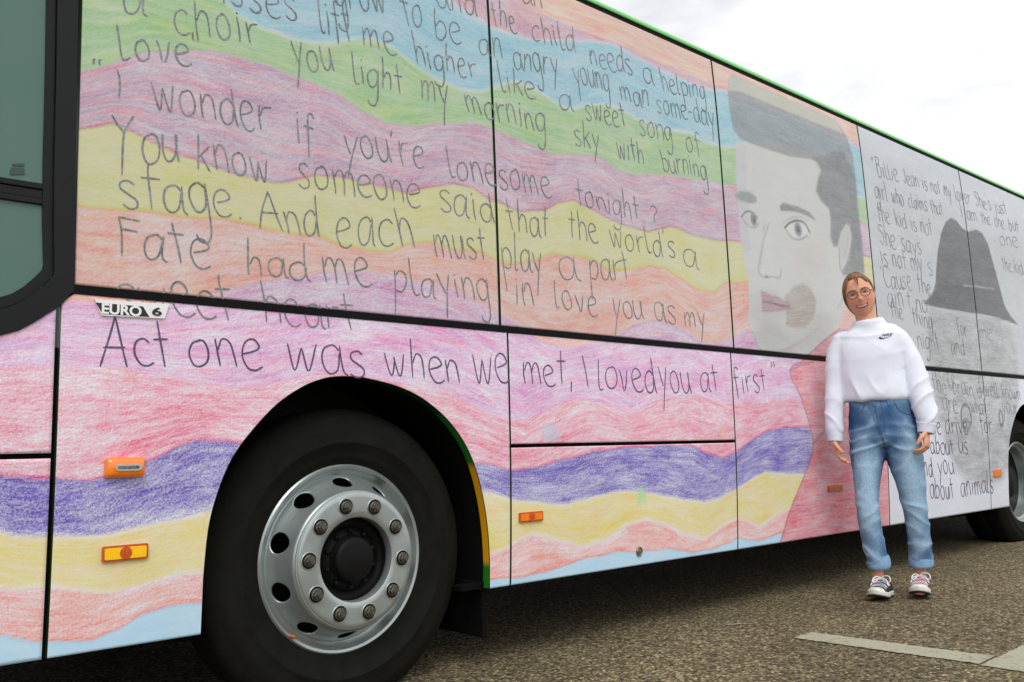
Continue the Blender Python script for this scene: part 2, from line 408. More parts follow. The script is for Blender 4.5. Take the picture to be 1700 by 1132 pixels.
class Paper:
    """pencil colours, coverage and grain at the points of a panel"""
    def __init__(s, x, z):
        s.x, s.z = x, z
        wob = np.array([mnoise.noise((a * 9, 0, b * 9)) for a, b in zip(x[::1], z[::1])]) * .008 if len(x) < 400000 else 0
        s.A = np.tile(lin(PEN[0][0]), (len(x), 1)); s.Bc = np.tile(lin(PEN[0][1]), (len(x), 1))
        s.tooth = np.full(len(x), .55)
        s.cov = np.full(len(x), PEN[0][2]); s.gr = np.full(len(x), PEN[0][3])
        for i in range(12):
            zb = np.interp(x, BX[i], BZ[i]) + wob
            k = sstep(-.004, .004, zb - z)
            c = PEN[i + 1]
            s._mix(k, c[0], c[1], c[2], c[3])
            s.tooth = s.tooth * (1 - k) + (.55, .55, .5, .5, .6, .5, .6, .75, .8, 1.05, .6, .85, .5)[i + 1] * k
            # thin unpainted or pressed edge along the boundary
            e = np.exp(-((z - zb) / .010) ** 2)
            if i in (4, 5, 8, 11): s.cov = s.cov + np.exp(-((z - zb - .003) / .006) ** 2) * .30
            elif i in (1, 2, 9, 10): s.cov = s.cov * (1 - .45 * e)
        tops = [np.full(len(x), 3.1)] + [np.interp(x, BX[i], BZ[i]) for i in range(12)]
        bots = tops[1:] + [np.full(len(x), .15)]
        s.v = z.copy()
        for i in range(13):
            k = (z <= tops[i]) & (z > bots[i]); h = np.maximum(tops[i] - bots[i], .05)
            s.v = np.where(k, -i * .37 - (tops[i] - z) / h * float(np.mean(h)), s.v)
        s.v = np.where(x > 5.2, z, s.v)
    def _mix(s, k, a, b, cov, gr):
        k1 = k[:, None]
        s.A = s.A * (1 - k1) + lin(a) * k1; s.Bc = s.Bc * (1 - k1) + lin(b) * k1
        s.cov = s.cov * (1 - k) + cov * k; s.gr = s.gr * (1 - k) + gr * k
    def _box(s, pts, pad):
        p = np.array(pts)
        return np.nonzero((s.x > p[:, 0].min() - pad) & (s.x < p[:, 0].max() + pad) & (s.z > p[:, 1].min() - pad) & (s.z < p[:, 1].max() + pad))[0]
    def _apply(s, i, k, a, cov, gr, b=None):
        k1 = k[:, None]; b = b or a
        s.A[i] = s.A[i] * (1 - k1) + lin(a) * k1; s.Bc[i] = s.Bc[i] * (1 - k1) + lin(b) * k1
        s.cov[i] = s.cov[i] * (1 - k) + cov * k; s.gr[i] = s.gr[i] * (1 - k) + gr * k
    def fill(s, pts, a, cov, gr=.3, soft=.006, op=1, b=None):
        i = s._box(pts, soft * 2)
        if not len(i): return
        x, z = s.x[i], s.z[i]
        sd = seg_dist(x, z, pts, True); sd = np.where(inside(x, z, pts), sd, -sd)
        s._apply(i, sstep(-soft, soft, sd) * op, a, cov, gr, b)
    def line(s, pts, wd, a, cov, gr=.3, soft=.005, op=1, closed=False):
        pts = [tuple(p) for p in (catmull(pts, 5) if len(pts) > 2 and not closed else pts)]
        i = s._box(pts, wd + soft * 2)
        if not len(i): return
        sd = wd / 2 - seg_dist(s.x[i], s.z[i], pts, closed)
        s._apply(i, sstep(-soft, soft, sd) * op, a, cov, gr)
    def blob(s, c, rx, rz, a, cov, gr=.3, op=1, rot=0, hard=.3, b=None):
        i = s._box([(c[0] - rx * 1.5, c[1] - rz * 1.5), (c[0] + rx * 1.5, c[1] + rz * 1.5)], rx)
        if not len(i): return
        dx, dz = s.x[i] - c[0], s.z[i] - c[1]
        cs, sn = math.cos(rot), math.sin(rot)
        r = np.hypot((dx * cs + dz * sn) / rx, (-dx * sn + dz * cs) / rz)
        s._apply(i, (1 - sstep(1 - hard, 1 + hard, r)) * op, a, cov, gr, b)

XD = 5.407
def draw(p):
    """the two portraits and the red jacket over the waves"""
    x, z = p.x, p.z
    # --- man with the quiff
    face = [(4.007,2.396),(3.983,2.176),(3.983,1.916),(3.995,1.789),(4.025,1.633),(4.019,1.537),(3.998,1.453),(4.027,1.374),(4.074,1.301),(4.119,1.259),(4.424,1.268),(4.584,1.300),(4.765,1.386),(4.990,1.554),(5.118,1.804),(5.206,2.287),(4.949,2.524),(4.480,2.499)]
    p.fill(face, (186,184,170), .42, .2, .010)
    p.fill([(4.027,1.374),(4.074,1.301),(4.119,1.259),(4.424,1.268),(4.584,1.300),(4.765,1.386),(4.928,1.513),(4.714,1.531),(4.383,1.421),(4.151,1.437)], (150,145,122), .45, .3, .05, .8)
    p.fill([(4.005,2.379),(3.983,2.176),(3.983,1.916),(3.995,1.789),(4.061,1.798),(4.079,2.194),(4.094,2.381)], (160,150,170), .45, .3, .02, .7)
    p.fill([(4.517,2.346),(4.780,2.360),(4.754,2.210),(4.611,2.132),(4.425,2.154)], (190,185,165), .40, .3, .06, .6)
    p.fill([(4.162,1.877),(4.269,1.985),(4.261,1.757),(4.363,1.719),(4.138,1.690)], (195,192,180), .42, .3, .02, .6)
    p.fill([(4.503,1.924),(4.850,1.972),(4.876,1.795),(4.603,1.660),(4.470,1.782)], (185,165,140), .45, .3, .05, .7)
    hair = [(3.992,2.741),(4.045,2.783),(4.210,2.782),(4.615,2.782),(5.132,2.782),(5.245,2.705),(5.298,2.581),(5.302,2.428),(5.283,2.219),(5.296,2.163),(5.305,2.011),(5.296,1.835),(5.176,1.799),(5.022,1.789),(5.022,1.830),(5.120,1.897),(5.171,2.016),(5.168,2.121),(5.124,2.126),(5.046,2.054),(4.994,1.958),(4.936,1.951),(4.918,2.006),(4.939,2.131),(4.927,2.180),(4.843,2.214),(4.797,2.265),(4.831,2.341),(4.876,2.405),(4.844,2.450),(4.756,2.451),(4.542,2.422),(4.302,2.415),(4.144,2.416),(4.044,2.421),(3.989,2.462),(3.975,2.550),(3.969,2.646)]
    p.fill(hair, (62,72,74), .68, .25, .008, .86, b=(70,78,80))
    p.fill([(4.799,2.467),(5.180,2.592),(5.302,2.428),(5.296,2.163),(5.296,1.835),(5.022,1.789),(5.142,1.937),(5.173,2.111),(5.046,2.054),(4.972,1.955),(4.918,2.006),(4.939,2.131),(4.927,2.180),(4.843,2.214),(4.797,2.265),(4.831,2.341),(4.876,2.405)], (48,56,58), .80, .25, .03, .7)
    top = [(3.992,2.741),(4.045,2.783),(4.210,2.782),(4.615,2.782),(5.132,2.782),(5.209,2.709),(4.648,2.701),(4.102,2.701),(3.975,2.675)]
    p.fill(top, (168,164,112), .50, .25, .010, .85)
    for q in ([(4.054,2.592),(4.365,2.544),(4.884,2.549)], [(4.069,2.511),(4.418,2.496),(4.805,2.495)], [(5.112,2.617),(5.152,2.393),(5.130,2.198)], [(4.959,2.508),(5.017,2.330),(5.026,2.182)], [(4.149,2.650),(4.572,2.646),(5.083,2.649)]):
        p.line(q, .012, (60,66,68), .7, .3, .012, .35)
    ear = [(5.123,2.118),(5.164,2.102),(5.176,2.043),(5.136,1.947),(5.078,1.862),(5.019,1.811),(4.996,1.845),(5.001,1.955),(5.061,2.056)]
    p.fill(ear, (165,165,155), .5, .3, .006)
    p.line([(5.123,2.118),(5.164,2.102),(5.176,2.043),(5.136,1.947),(5.078,1.862),(5.019,1.811),(4.996,1.845),(5.007,1.949)], .010, (95,100,100), .7)
    p.line([(5.121,2.065),(5.125,2.010),(5.075,1.928),(5.046,1.888)], .008, (120,120,115), .6, op=.7)
    GR = (62,66,66)
    p.fill([(3.957,2.100),(4.004,2.124),(4.100,2.138),(4.160,2.119),(4.161,2.089),(4.108,2.073),(4.019,2.071),(3.965,2.075)], (100,108,104), .66, .4, .010)          # left brow
    p.line([(4.002,1.984),(4.045,2.017),(4.102,2.026),(4.155,2.001)], .012, GR, .8)
    p.line([(4.007,1.978),(4.048,1.952),(4.113,1.942),(4.169,1.977)], .007, GR, .6)
    p.blob((4.114,1.988), .030, .036, (85,90,92), .75, hard=.25)
    p.blob((4.120,1.989), .012, .018, (45,48,50), .85)
    p.fill([(4.382,2.109),(4.422,2.133),(4.566,2.136),(4.700,2.122),(4.773,2.079),(4.734,2.084),(4.637,2.098),(4.529,2.098),(4.390,2.079)], (78,84,82), .72, .4, .008)     # right brow
    p.line([(4.419,1.987),(4.474,2.023),(4.559,2.050),(4.636,2.044),(4.681,2.001)], .014, GR, .85)
    p.line([(4.397,2.005),(4.484,2.053),(4.589,2.076),(4.678,2.069)], .007, GR, .6, op=.7)
    p.line([(4.436,1.976),(4.480,1.941),(4.555,1.938),(4.650,1.972)], .009, GR, .65)
    p.fill([(4.431,1.986),(4.473,2.016),(4.558,2.043),(4.634,2.037),(4.667,1.999),(4.557,1.952),(4.482,1.955)], (215,218,215), .5, .1, .006, .9)
    p.blob((4.558,1.998), .040, .042, (105,112,112), .75, hard=.18)
    p.blob((4.558,1.998), .016, .020, (45,48,50), .88)
    p.line([(4.419,1.987),(4.474,2.023),(4.559,2.050),(4.636,2.044),(4.681,2.001)], .010, GR, .85)
    p.line([(4.257,1.984),(4.197,1.882),(4.149,1.777),(4.124,1.718),(4.143,1.688),(4.193,1.680),(4.253,1.693),(4.324,1.695),(4.349,1.748)], .010, (110,108,100), .7, op=.8)   # nose
    p.line([(4.214,1.967),(4.175,1.846),(4.138,1.743)], .030, (160,140,115), .55, op=.6, soft=.015)
    p.blob((4.200,1.688), .018, .008, (80,80,76), .7)
    p.fill([(4.358,1.595),(4.465,1.663),(4.563,1.690),(4.649,1.664),(4.693,1.609),(4.677,1.546),(4.628,1.480),(4.545,1.436),(4.420,1.424),(4.349,1.435),(4.370,1.503)], (150,114,60), .62, .4, .014, .85, b=(128,100,60))
    lips = [(4.131,1.596),(4.171,1.597),(4.233,1.586),(4.285,1.585),(4.343,1.570),(4.412,1.546),(4.361,1.525),(4.300,1.514),(4.205,1.499),(4.130,1.496),(4.137,1.548)]
    p.fill(lips, (176,108,112), .58, .4, .006)
    p.line([(4.142,1.549),(4.223,1.549),(4.315,1.541),(4.412,1.546)], .010, (88,60,64), .75)
    p.line([(4.131,1.596),(4.171,1.597),(4.233,1.586),(4.285,1.585),(4.343,1.570),(4.412,1.546),(4.361,1.525),(4.300,1.514),(4.205,1.499),(4.130,1.496)], .007, (110,80,82), .7, op=.8)
    p.line([(4.032,1.374),(4.079,1.298),(4.161,1.284),(4.308,1.298),(4.432,1.335)], .012, (120,118,110), .6, op=.8)
    p.line([(4.306,1.285),(4.563,1.383),(4.737,1.464)], .02, (170,120,100), .55, op=.6, soft=.012)
    p.line([(4.924,1.577),(4.989,1.633),(5.023,1.666)], .012, (110,105,100), .6, op=.7)
    # --- red jacket
    jk = [(XD, SKIRT - .1)] + [(4.202,0.298),(4.292,0.443),(4.406,0.579),(4.526,0.719),(4.552,0.797),(4.531,0.889),(4.456,1.046),(4.359,1.187),(4.514,1.253),(4.542,1.274),(4.765,1.386),(4.940,1.461)] + [(XD, 1.47)]
    p.fill(jk, (226,52,74), .64, .7, .006, b=(204,62,100))
    p.line(jk[1:-1], .012, (150,40,60), .8, op=.8)
    p.line([(4.359,1.187),(4.479,1.225),(4.622,1.251)], .012, (150,40,60), .8, op=.7)
    p.line([(4.552,0.797),(4.653,0.849),(4.759,0.916)], .02, (170,30,60), .85, op=.6)
    # --- white paper beyond the jacket
    k = sstep(XD - .005, XD + .005, x)
    p._mix(k, (140,165,205), (140,165,210), .14, .25)
    p._mix(k * sstep(SEAM - .004, SEAM + .004, z) * (1 - .6 * sstep(2.3, 2.8, z)), (120,138,150), (120,138,150), .34, .3)
    gy = (46,50,50)
    # --- figure with the black brimmed hat
    fc = [(6.200,1.716),(6.336,1.686),(7.177,1.698),(7.599,1.674),(7.697,1.489),(7.669,1.203),(7.573,0.922),(7.425,0.604),(7.140,0.481),(6.891,0.440),(6.552,0.505),(6.367,0.614),(6.243,0.758),(6.138,0.919),(6.083,1.158),(6.067,1.480)]
    p.fill(fc, (84,90,88), .50, .6, .06)
    p.fill([(6.215,1.655),(7.407,1.683),(7.507,1.385),(6.618,1.173),(6.099,1.239)], (84,90,88), .56, .6, .09, .7)
    hat = [(6.108,1.720),(6.246,1.796),(6.303,1.839),(6.341,1.963),(6.408,2.121),(6.502,2.265),(6.596,2.355),(6.701,2.402),(6.792,2.394),(6.876,2.352),(6.981,2.339),(7.136,2.376),(7.248,2.369),(7.343,2.296),(7.414,2.133),(7.471,1.996),(7.542,1.822),(7.645,1.749),(7.792,1.688),(7.532,1.697),(7.180,1.707),(6.740,1.699),(6.338,1.695),(6.150,1.699)]
    p.fill(hat, (20,25,24), .92, .2, .006, b=(30,35,33))
    p.fill([(6.246,1.796),(6.311,1.874),(6.791,1.902),(7.451,1.928),(7.542,1.822),(7.645,1.749),(7.769,1.696),(7.182,1.717),(6.742,1.708),(6.199,1.712)], (14,18,18), .96, .2, .010)
    p.line([(6.123,1.701),(6.339,1.699),(6.741,1.703),(7.181,1.712),(7.533,1.702),(7.752,1.680)], .010, (225,228,228), .5, op=.6)
    p.line([(6.107,1.712),(6.245,1.792),(6.313,1.840)], .016, (40,42,44), .85)
    p.line([(6.792,1.907),(7.068,1.927),(7.359,1.937)], .010, (160,165,165), .5, op=.5)
    def ring(c, rx, rz, wd, cov=.88, op=.95):
        p.line([(c[0] + rx * math.cos(a), c[1] + rz * math.sin(a)) for a in np.linspace(0, 2 * math.pi, 25)[:-1]], wd, gy, cov, closed=True, op=op)
    ring((7.369,1.541), .055, .115, .018, .6, .8)
    ring((6.612,0.953), .085, .085, .022); ring((6.600,0.894), .06, .035, .03, .75)
    ring((7.243,0.948), .035, .055, .026); ring((6.930,1.200), .04, .07, .022, .7); ring((6.407,1.217), .05, .07, .018, .7)
    ring((6.633,1.055), .06, .10, .012, .6, .6)
    # --- small repair patches
    p.fill([(2.507,0.892),(2.545,0.904),(2.588,0.892),(2.600,0.844),(2.569,0.832),(2.512,0.837)], (120,150,190), .45, .4, .01, .7)
    p.fill([(3.072,0.611),(3.097,0.631),(3.121,0.617),(3.132,0.553),(3.071,0.549)], (130,210,90), .6, .3, .008, .75)
    p.fill([(3.703,0.896),(3.748,0.902),(3.752,0.826),(3.702,0.824)], (235,130,80), .6, .4, .01, .7)

def wrap_mat(name, tint, rough, coat, sc):
    m = bpy.data.materials.new(name); m.use_nodes = True
    t = m.node_tree; b = t.nodes['Principled BSDF']; lk = t.links.new
    def N(k, **kw):
        n = t.nodes.new(k)
        for a, v in kw.items(): setattr(n, a, v)
        return n
    def math_(op, a, b_=None, c=None):
        n = N('ShaderNodeMath', operation=op)
        for i, v in enumerate((a, b_, c)):
            if v is None: continue
            if isinstance(v, (int, float)): n.inputs[i].default_value = v
            else: lk(v, n.inputs[i])
        return n.outputs[0]
    geo = N('ShaderNodeTexCoord')
    a1 = N('ShaderNodeVertexColor', layer_name='PencilA'); a2 = N('ShaderNodeVertexColor', layer_name='PencilB')
    a3 = N('ShaderNodeVertexColor', layer_name='Press')
    sep = N('ShaderNodeSeparateColor'); lk(a3.outputs['Color'], sep.inputs[0])
    cov, grain = sep.outputs[0], sep.outputs[1]
    toothw = a3.outputs['Alpha']
    # strokes run along the bands: across-band distance comes from the drawing itself
    sx_ = N('ShaderNodeSeparateXYZ'); lk(geo.outputs['Object'], sx_.inputs[0])
    cb = N('ShaderNodeCombineXYZ'); lk(sx_.outputs[0], cb.inputs[0]); lk(sep.outputs[2], cb.inputs[2])
    wn = N('ShaderNodeTexNoise'); wn.inputs['Scale'].default_value = 1.7; wn.inputs['Detail'].default_value = 3
    lk(geo.outputs['Object'], wn.inputs['Vector'])
    wa = N('ShaderNodeVectorMath', operation='MULTIPLY_ADD'); lk(wn.outputs['Color'], wa.inputs[0])
    wa.inputs[1].default_value = (0, 0, .10); lk(cb.outputs[0], wa.inputs[2])
    def noise(sx, sz, det=3, rough_=.6, rot=0, src=None):
        mp = N('ShaderNodeMapping'); mp.inputs['Scale'].default_value = (sx, 1, sz)
        if rot:
            m0 = N('ShaderNodeMapping'); m0.inputs['Rotation'].default_value = (0, rot, 0); lk(src or wa.outputs[0], m0.inputs[0]); lk(m0.outputs[0], mp.inputs[0])
        else: lk(src or wa.outputs[0], mp.inputs[0])
        n = N('ShaderNodeTexNoise'); n.inputs['Scale'].default_value = 1; n.inputs['Detail'].default_value = det; n.inputs['Roughness'].default_value = rough_
        lk(mp.outputs[0], n.inputs['Vector']); return n.outputs['Fac']
    streak = noise(7, 75, 3, .6)
    fine = noise(26, 210, 3, .65, .10)
    diag = noise(34, 170, 2, .6, .42)
    tooth = noise(170 * sc, 190 * sc, 2, .8, 0, geo.outputs['Object'])
    blotch = noise(3.4, 11, 4, .62)
    hue = noise(4.2, 42, 4, .6)
    e = math_('MULTIPLY', math_('SUBTRACT', streak, .5), 2.0)
    e = math_('ADD', e, math_('MULTIPLY', math_('SUBTRACT', fine, .5), 1.5))
    e = math_('ADD', e, math_('MULTIPLY', math_('SUBTRACT', diag, .5), 1.3))
    e = math_('ADD', e, math_('MULTIPLY', math_('MULTIPLY', math_('SUBTRACT', tooth, .5), 3.4), toothw))
    e = math_('ADD', e, math_('MULTIPLY', math_('SUBTRACT', blotch, .5), 2.7))
    k = math_('ADD', cov, math_('MULTIPLY', e, math_('MULTIPLY', grain, .52)))
    k.node.use_clamp = True
    hr = N('ShaderNodeMapRange'); hr.inputs[1].default_value = .46; hr.inputs[2].default_value = .62; lk(hue, hr.inputs[0])
    pc = N('ShaderNodeMixRGB'); lk(hr.outputs[0], pc.inputs[0]); lk(a1.outputs['Color'], pc.inputs[1]); lk(a2.outputs['Color'], pc.inputs[2])
    mx = N('ShaderNodeMixRGB'); lk(k, mx.inputs[0]); mx.inputs[1].default_value = (.79, .81, .87, 1); lk(pc.outputs[0], mx.inputs[2])
    tn = N('ShaderNodeMixRGB', blend_type='MULTIPLY'); tn.inputs[0].default_value = 1
    lk(mx.outputs[0], tn.inputs[1]); tn.inputs[2].default_value = tint
    # faint road dust, denser in patches
    dn = N('ShaderNodeTexNoise'); dn.inputs['Scale'].default_value = 1.7; dn.inputs['Detail'].default_value = 6; dn.inputs['Roughness'].default_value = .65
    lk(geo.outputs['Object'], dn.inputs['Vector'])
    dr = N('ShaderNodeMapRange'); dr.inputs[1].default_value = .42; dr.inputs[2].default_value = .75; dr.inputs[3].default_value = 0; dr.inputs[4].default_value = .12
    lk(dn.outputs['Fac'], dr.inputs[0])
    du = N('ShaderNodeMixRGB'); lk(dr.outputs[0], du.inputs[0]); lk(tn.outputs[0], du.inputs[1]); du.inputs[2].default_value = (.30, .29, .27, 1)
    lk(du.outputs[0], b.inputs['Base Color'])
    rr = N('ShaderNodeMapRange'); rr.inputs[3].default_value = rough - .06; rr.inputs[4].default_value = rough + .12
    lk(dn.outputs['Fac'], rr.inputs[0]); lk(rr.outputs[0], b.inputs['Roughness'])
    pn = N('ShaderNodeTexNoise'); pn.inputs['Scale'].default_value = 1.3; pn.inputs['Detail'].default_value = 2
    lk(geo.outputs['Object'], pn.inputs['Vector'])
    bp = N('ShaderNodeBump'); bp.inputs['Strength'].default_value = .5; bp.inputs['Distance'].default_value = .012
    lk(pn.outputs['Fac'], bp.inputs['Height']); lk(bp.outputs[0], b.inputs['Coat Normal']); lk(bp.outputs[0], b.inputs['Normal'])
    b.inputs['Specular IOR Level'].default_value = .32
    b.inputs['Coat Weight'].default_value = coat; b.inputs['Coat Roughness'].default_value = .12
    return m
FILM_LOW = wrap_mat('printed_film_on_metal', (1, 1, 1, 1), .42, .25, 1)
FILM_GLASS = wrap_mat('perforated_film_on_glass', (.79, .80, .775, 1), .34, .45, .8)
EDGE = mat('green_panel_edge', rgb(38, 78, 34), .5)

def panel(name, x0, x1, zb, zt, step, film, extra=(), parent=bus):
    """side panel between x0 and x1 from zb(x) up to zt(x), following the side's curve, with a turned-in edge"""
    nx = max(2, int((x1 - x0) / step) + 1)
    xs = np.sort(np.concatenate([np.linspace(x0, x1, nx), np.array([e for e in extra if x0 < e < x1])]))
    keep = np.concatenate([[True], np.diff(xs) > 6e-4]); xs = xs[keep]; xs[-1] = x1
    zbv = np.array([zb(a) for a in xs]) if callable(zb) else np.full(len(xs), zb)
    ztv = np.array([zt(a) for a in xs]) if callable(zt) else np.full(len(xs), zt)
    nz = int((ztv - zbv).max() / step) + 2
    t = np.linspace(0, 1, nz)
    X = np.repeat(xs[:, None], nz, 1); Z = zbv[:, None] + (ztv - zbv)[:, None] * t
    Y = prof(Z)
    n = len(xs)
    V = np.stack([X, Y, Z], -1).reshape(-1, 3)
    idx = np.arange(n * nz).reshape(n, nz)
    q = np.stack([idx[:-1, :-1], idx[1:, :-1], idx[1:, 1:], idx[:-1, 1:]], -1).reshape(-1, 4)
    rim = np.concatenate([idx[:, 0], idx[-1, 1:], idx[-2::-1, -1], idx[0, -2:0:-1]])
    V2 = V[rim].copy(); V2[:, 1] += .022
    base = len(V)
    m = len(rim)
    r2 = np.arange(m) + base
    e = np.stack([rim, r2, np.roll(r2, -1), np.roll(rim, -1)], -1)
    allv = np.vstack([V, V2]); allf = np.vstack([q, e])
    me = bpy.data.meshes.new(name)
    me.vertices.add(len(allv)); me.vertices.foreach_set('co', allv.ravel())
    me.loops.add(allf.size); me.loops.foreach_set('vertex_index', allf.ravel().astype(np.int32))
    me.polygons.add(len(allf)); me.polygons.foreach_set('loop_start', np.arange(0, allf.size, 4, dtype=np.int32))
    mi = np.zeros(len(allf), np.int32); mi[len(q):] = 1
    me.materials.append(film); me.materials.append(EDGE)
    me.polygons.foreach_set('material_index', mi)
    sm = np.ones(len(allf), bool); sm[len(q):] = False
    me.polygons.foreach_set('use_smooth', sm)
    me.update(); me.validate()
    p = Paper(allv[:, 0], allv[:, 2]); draw(p)
    set_col(me, 'PencilA', p.A); set_col(me, 'PencilB', p.Bc)
    set_col(me, 'Press', np.stack([p.cov, p.gr, p.v, p.tooth], -1))
    o = bpy.data.objects.new(name, me); COL.objects.link(o); o.parent = parent
    return o

# wheel arch outline, relative to the first axle
ARCH = [(1.125,0.298),(1.124,0.410),(1.126,0.453),(1.136,0.591),(1.161,0.695),(1.206,0.800),(1.273,0.887),(1.353,0.966),(1.437,1.020),(1.503,1.047),(1.559,1.059),(1.640,1.062),(1.712,1.054),(1.811,1.034),(1.914,0.996),(2.021,0.926),(2.104,0.838),(2.160,0.737),(2.197,0.620),(2.218,0.508),(2.228,0.397),(2.229,0.293)]
_ar = catmull(ARCH, 4); ax = _ar[:, 0]; az = _ar[:, 1]
ax = np.maximum.accumulate(ax + np.arange(len(ax)) * 1e-5)
SH = 6.178
def zbot(x):
    z = SKIRT
    if ax[0] < x < ax[-1]: z = max(z, float(np.interp(x, ax, az)))
    if ax[0] + SH < x < ax[-1] + SH: z = max(z, float(np.interp(x - SH, ax, az)))
    return z
ex = list(ax)
ex2 = [e + SH for e in ex]
G = .007                                             # half gap between panels
XS = [.707, 2.333, 3.822, 5.407, 6.965, 8.53, 10.1]    # joints of the lower panels
XU = [.742, 2.296, 3.853, 5.410, 6.963, 8.52, 10.08]
S_ = .0065
def diag_top(x):                                     # lower panels keep clear of the rounded window frame
    return float(np.interp(x, CUTX, CUTZ))
cut = [(0.447,1.114),(0.568,1.131),(0.610,1.146),(0.645,1.170),(0.674,1.193),(0.703,1.214),(0.725,1.241),(0.746,1.259)]
CUTX = [p[0] for p in cut]; CUTZ = [p[1] for p in cut]
st = lambda x: min(SEAM - .012, diag_top(x)) if x < CUTX[-1] else SEAM - .012
panel('side_panel', X_FRONT + .05, XS[0] - G, .818 + G, st, .010, FILM_LOW, extra=CUTX)
panel('side_panel', X_FRONT + .05, XS[0] - G, SKIRT, .818 - G, .010, FILM_LOW)
panel('side_panel', XS[0] + G, XS[1] - G * .6, zbot, st, S_, FILM_LOW, extra=ex + CUTX)
panel('luggage_flap', XS[1] + G * .6, XS[2] - G * .6, .818 + G, SEAM - .012, S_, FILM_LOW)
panel('luggage_flap', XS[1] + G * .6, XS[2] - G * .6, SKIRT, .818 - G, S_, FILM_LOW)
panel('side_panel', XS[2] + G * .6, XS[3] - G * .6, SKIRT, SEAM - .012, .008, FILM_LOW)
panel('side_panel', XS[3] + G * .6, XS[4] - G * .6, SKIRT, SEAM - .012, .010, FILM_LOW)
panel('side_panel', XS[4] + G * .6, XS[5] - G, zbot, SEAM - .012, .012, FILM_LOW, extra=ex2)
panel('side_panel', XS[5] + G, X_REAR - .05, SKIRT, SEAM - .012, .05, FILM_LOW)
for i in range(6):
    panel('film_window', XU[i] + G * (.9 if i else .4), (XU[i + 1]) - G * .9, SEAM + .014, TOP - .004, (.0075, .0075, .0075, .009, .012, .05)[i], FILM_GLASS)

# body behind the panels
bm = bmesh.new()
zs = np.linspace(SKIRT + .02, TOP, 24)
def wall(x0, x1, z0, z1, dy, n=12):
    zz = np.linspace(z0, z1, n)
    a = [bm.verts.new((x0, float(prof(v)) + dy, v)) for v in zz]; b = [bm.verts.new((x1, float(prof(v)) + dy, v)) for v in zz]
    for i in range(n - 1): bm.faces.new((a[i], b[i], b[i + 1], a[i + 1]))
wall(.76, X_REAR, SEAM - .02, TOP + .03, .024)
wall(X_FRONT, ax[0] - .02, SKIRT + .03, SEAM - .16, .024); wall(ax[0] - .02, ax[-1] + .02, 1.075, SEAM - .0, .024); wall(.72, ax[0] - .02, 1.0, SEAM, .026)
wall(ax[-1] + .02, ax[0] + SH - .02, SKIRT + .01, SEAM, .024); wall(ax[0] + SH - .02, ax[-1] + SH + .02, 1.075, SEAM, .024); wall(ax[-1] + SH + .02, X_REAR, SKIRT + .01, SEAM, .024)
obj('body_frame', bm, BLACK, bus)

# black rubber strip in the horizontal joint
bm = bmesh.new()
xs_ = np.linspace(.735, X_REAR - .05, 40)
for z0, z1, dy in ((SEAM - .011, SEAM + .0125, -.0035),):
    for i in range(len(xs_) - 1):
        box(bm, xs_[i], xs_[i + 1], float(prof(SEAM)) + dy, float(prof(SEAM)) + .03, z0, z1)
obj('rubber_strip', bm, BLACK, bus)

# roof: black gutter, green cove, roof skin
def rail(name, pts, m, x0=X_FRONT, x1=X_REAR):
    bm = bmesh.new(); n = len(pts)
    a = [bm.verts.new((x0, p[0], p[1])) for p in pts]; b = [bm.verts.new((x1, p[0], p[1])) for p in pts]
    for i in range(n - 1): bm.faces.new((a[i], b[i], b[i + 1], a[i + 1]))
    bmesh.ops.recalc_face_normals(bm, faces=bm.faces)
    return obj(name, bm, m, bus)
yt = float(prof(TOP))
GREEN = mat('green_paint', rgb(104, 196, 100), .4, coat=.2, noise=.08, nscale=6)
rail('gutter', [(yt + .03, TOP - .002), (yt + .002, TOP + .001), (yt + .004, TOP + .020), (yt + .03, TOP + .021)], BLACK)
rail('roof_edge', [(yt + .03, TOP + .020), (yt - .002, TOP + .020), (yt - .004, TOP + .026), (yt - .001, TOP + .036), (yt + .008, TOP + .048), (yt + .045, TOP + .076), (yt + .17, TOP + .13)], GREEN)
rail('roof', [(yt + .17, TOP + .13), (yt + .5, TOP + .19), (1.27, TOP + .22), (2.54 - yt - .4, TOP + .19), (2.54 - yt - .1, TOP + .12), (2.54 - yt, TOP)], mat('white_paint', rgb(205, 208, 208), .4))
# far side, ends and underside
bm = bmesh.new()
box(bm, X_FRONT, X_REAR, 2.50, 2.53, .12, SEAM)  # unseen far skirt, hung low to keep light out from under the bus
box(bm, X_FRONT + .01, X_REAR - .01, .26, 2.50, .40, .46)
box(bm, X_REAR, X_REAR + .03, .05, 2.53, .25, TOP)
box(bm, X_FRONT - .03, X_FRONT, .05, 2.53, .22, 1.0)
box(bm, 2.4, 6.9, .34, 2.2, .25, .40); box(bm, -.9, .9, .3, 2.3, .24, .40)
obj('underbody', bm, DARK, bus)
bm = bmesh.new()
box(bm, .9, X_REAR, 2.50, 2.53, SEAM, TOP)
for xx in (-.85, .0): box(bm, xx, xx + .08, 2.50, 2.53, SEAM, TOP)
obj('far_side', bm, mat('far_side_paint', rgb(60, 66, 64), .5), bus)
bm = bmesh.new()
box(bm, 1.30, 1.34, .2, 2.45, 1.07, TOP - .02)
obj('bulkhead', bm, mat('grey_lining', rgb(120, 130, 124), .8, noise=.1), bus)
bm = bmesh.new()
box(bm, X_FRONT, 1.30, .05, 2.5, 1.02, 1.05)
obj('cab_floor', bm, MATS['grey_lining'], bus)
bm = bmesh.new(); box(bm, X_FRONT, 1.30, .12, 2.5, TOP - .06, TOP - .02)
obj('cab_ceiling', bm, MATS['grey_lining'], bus)

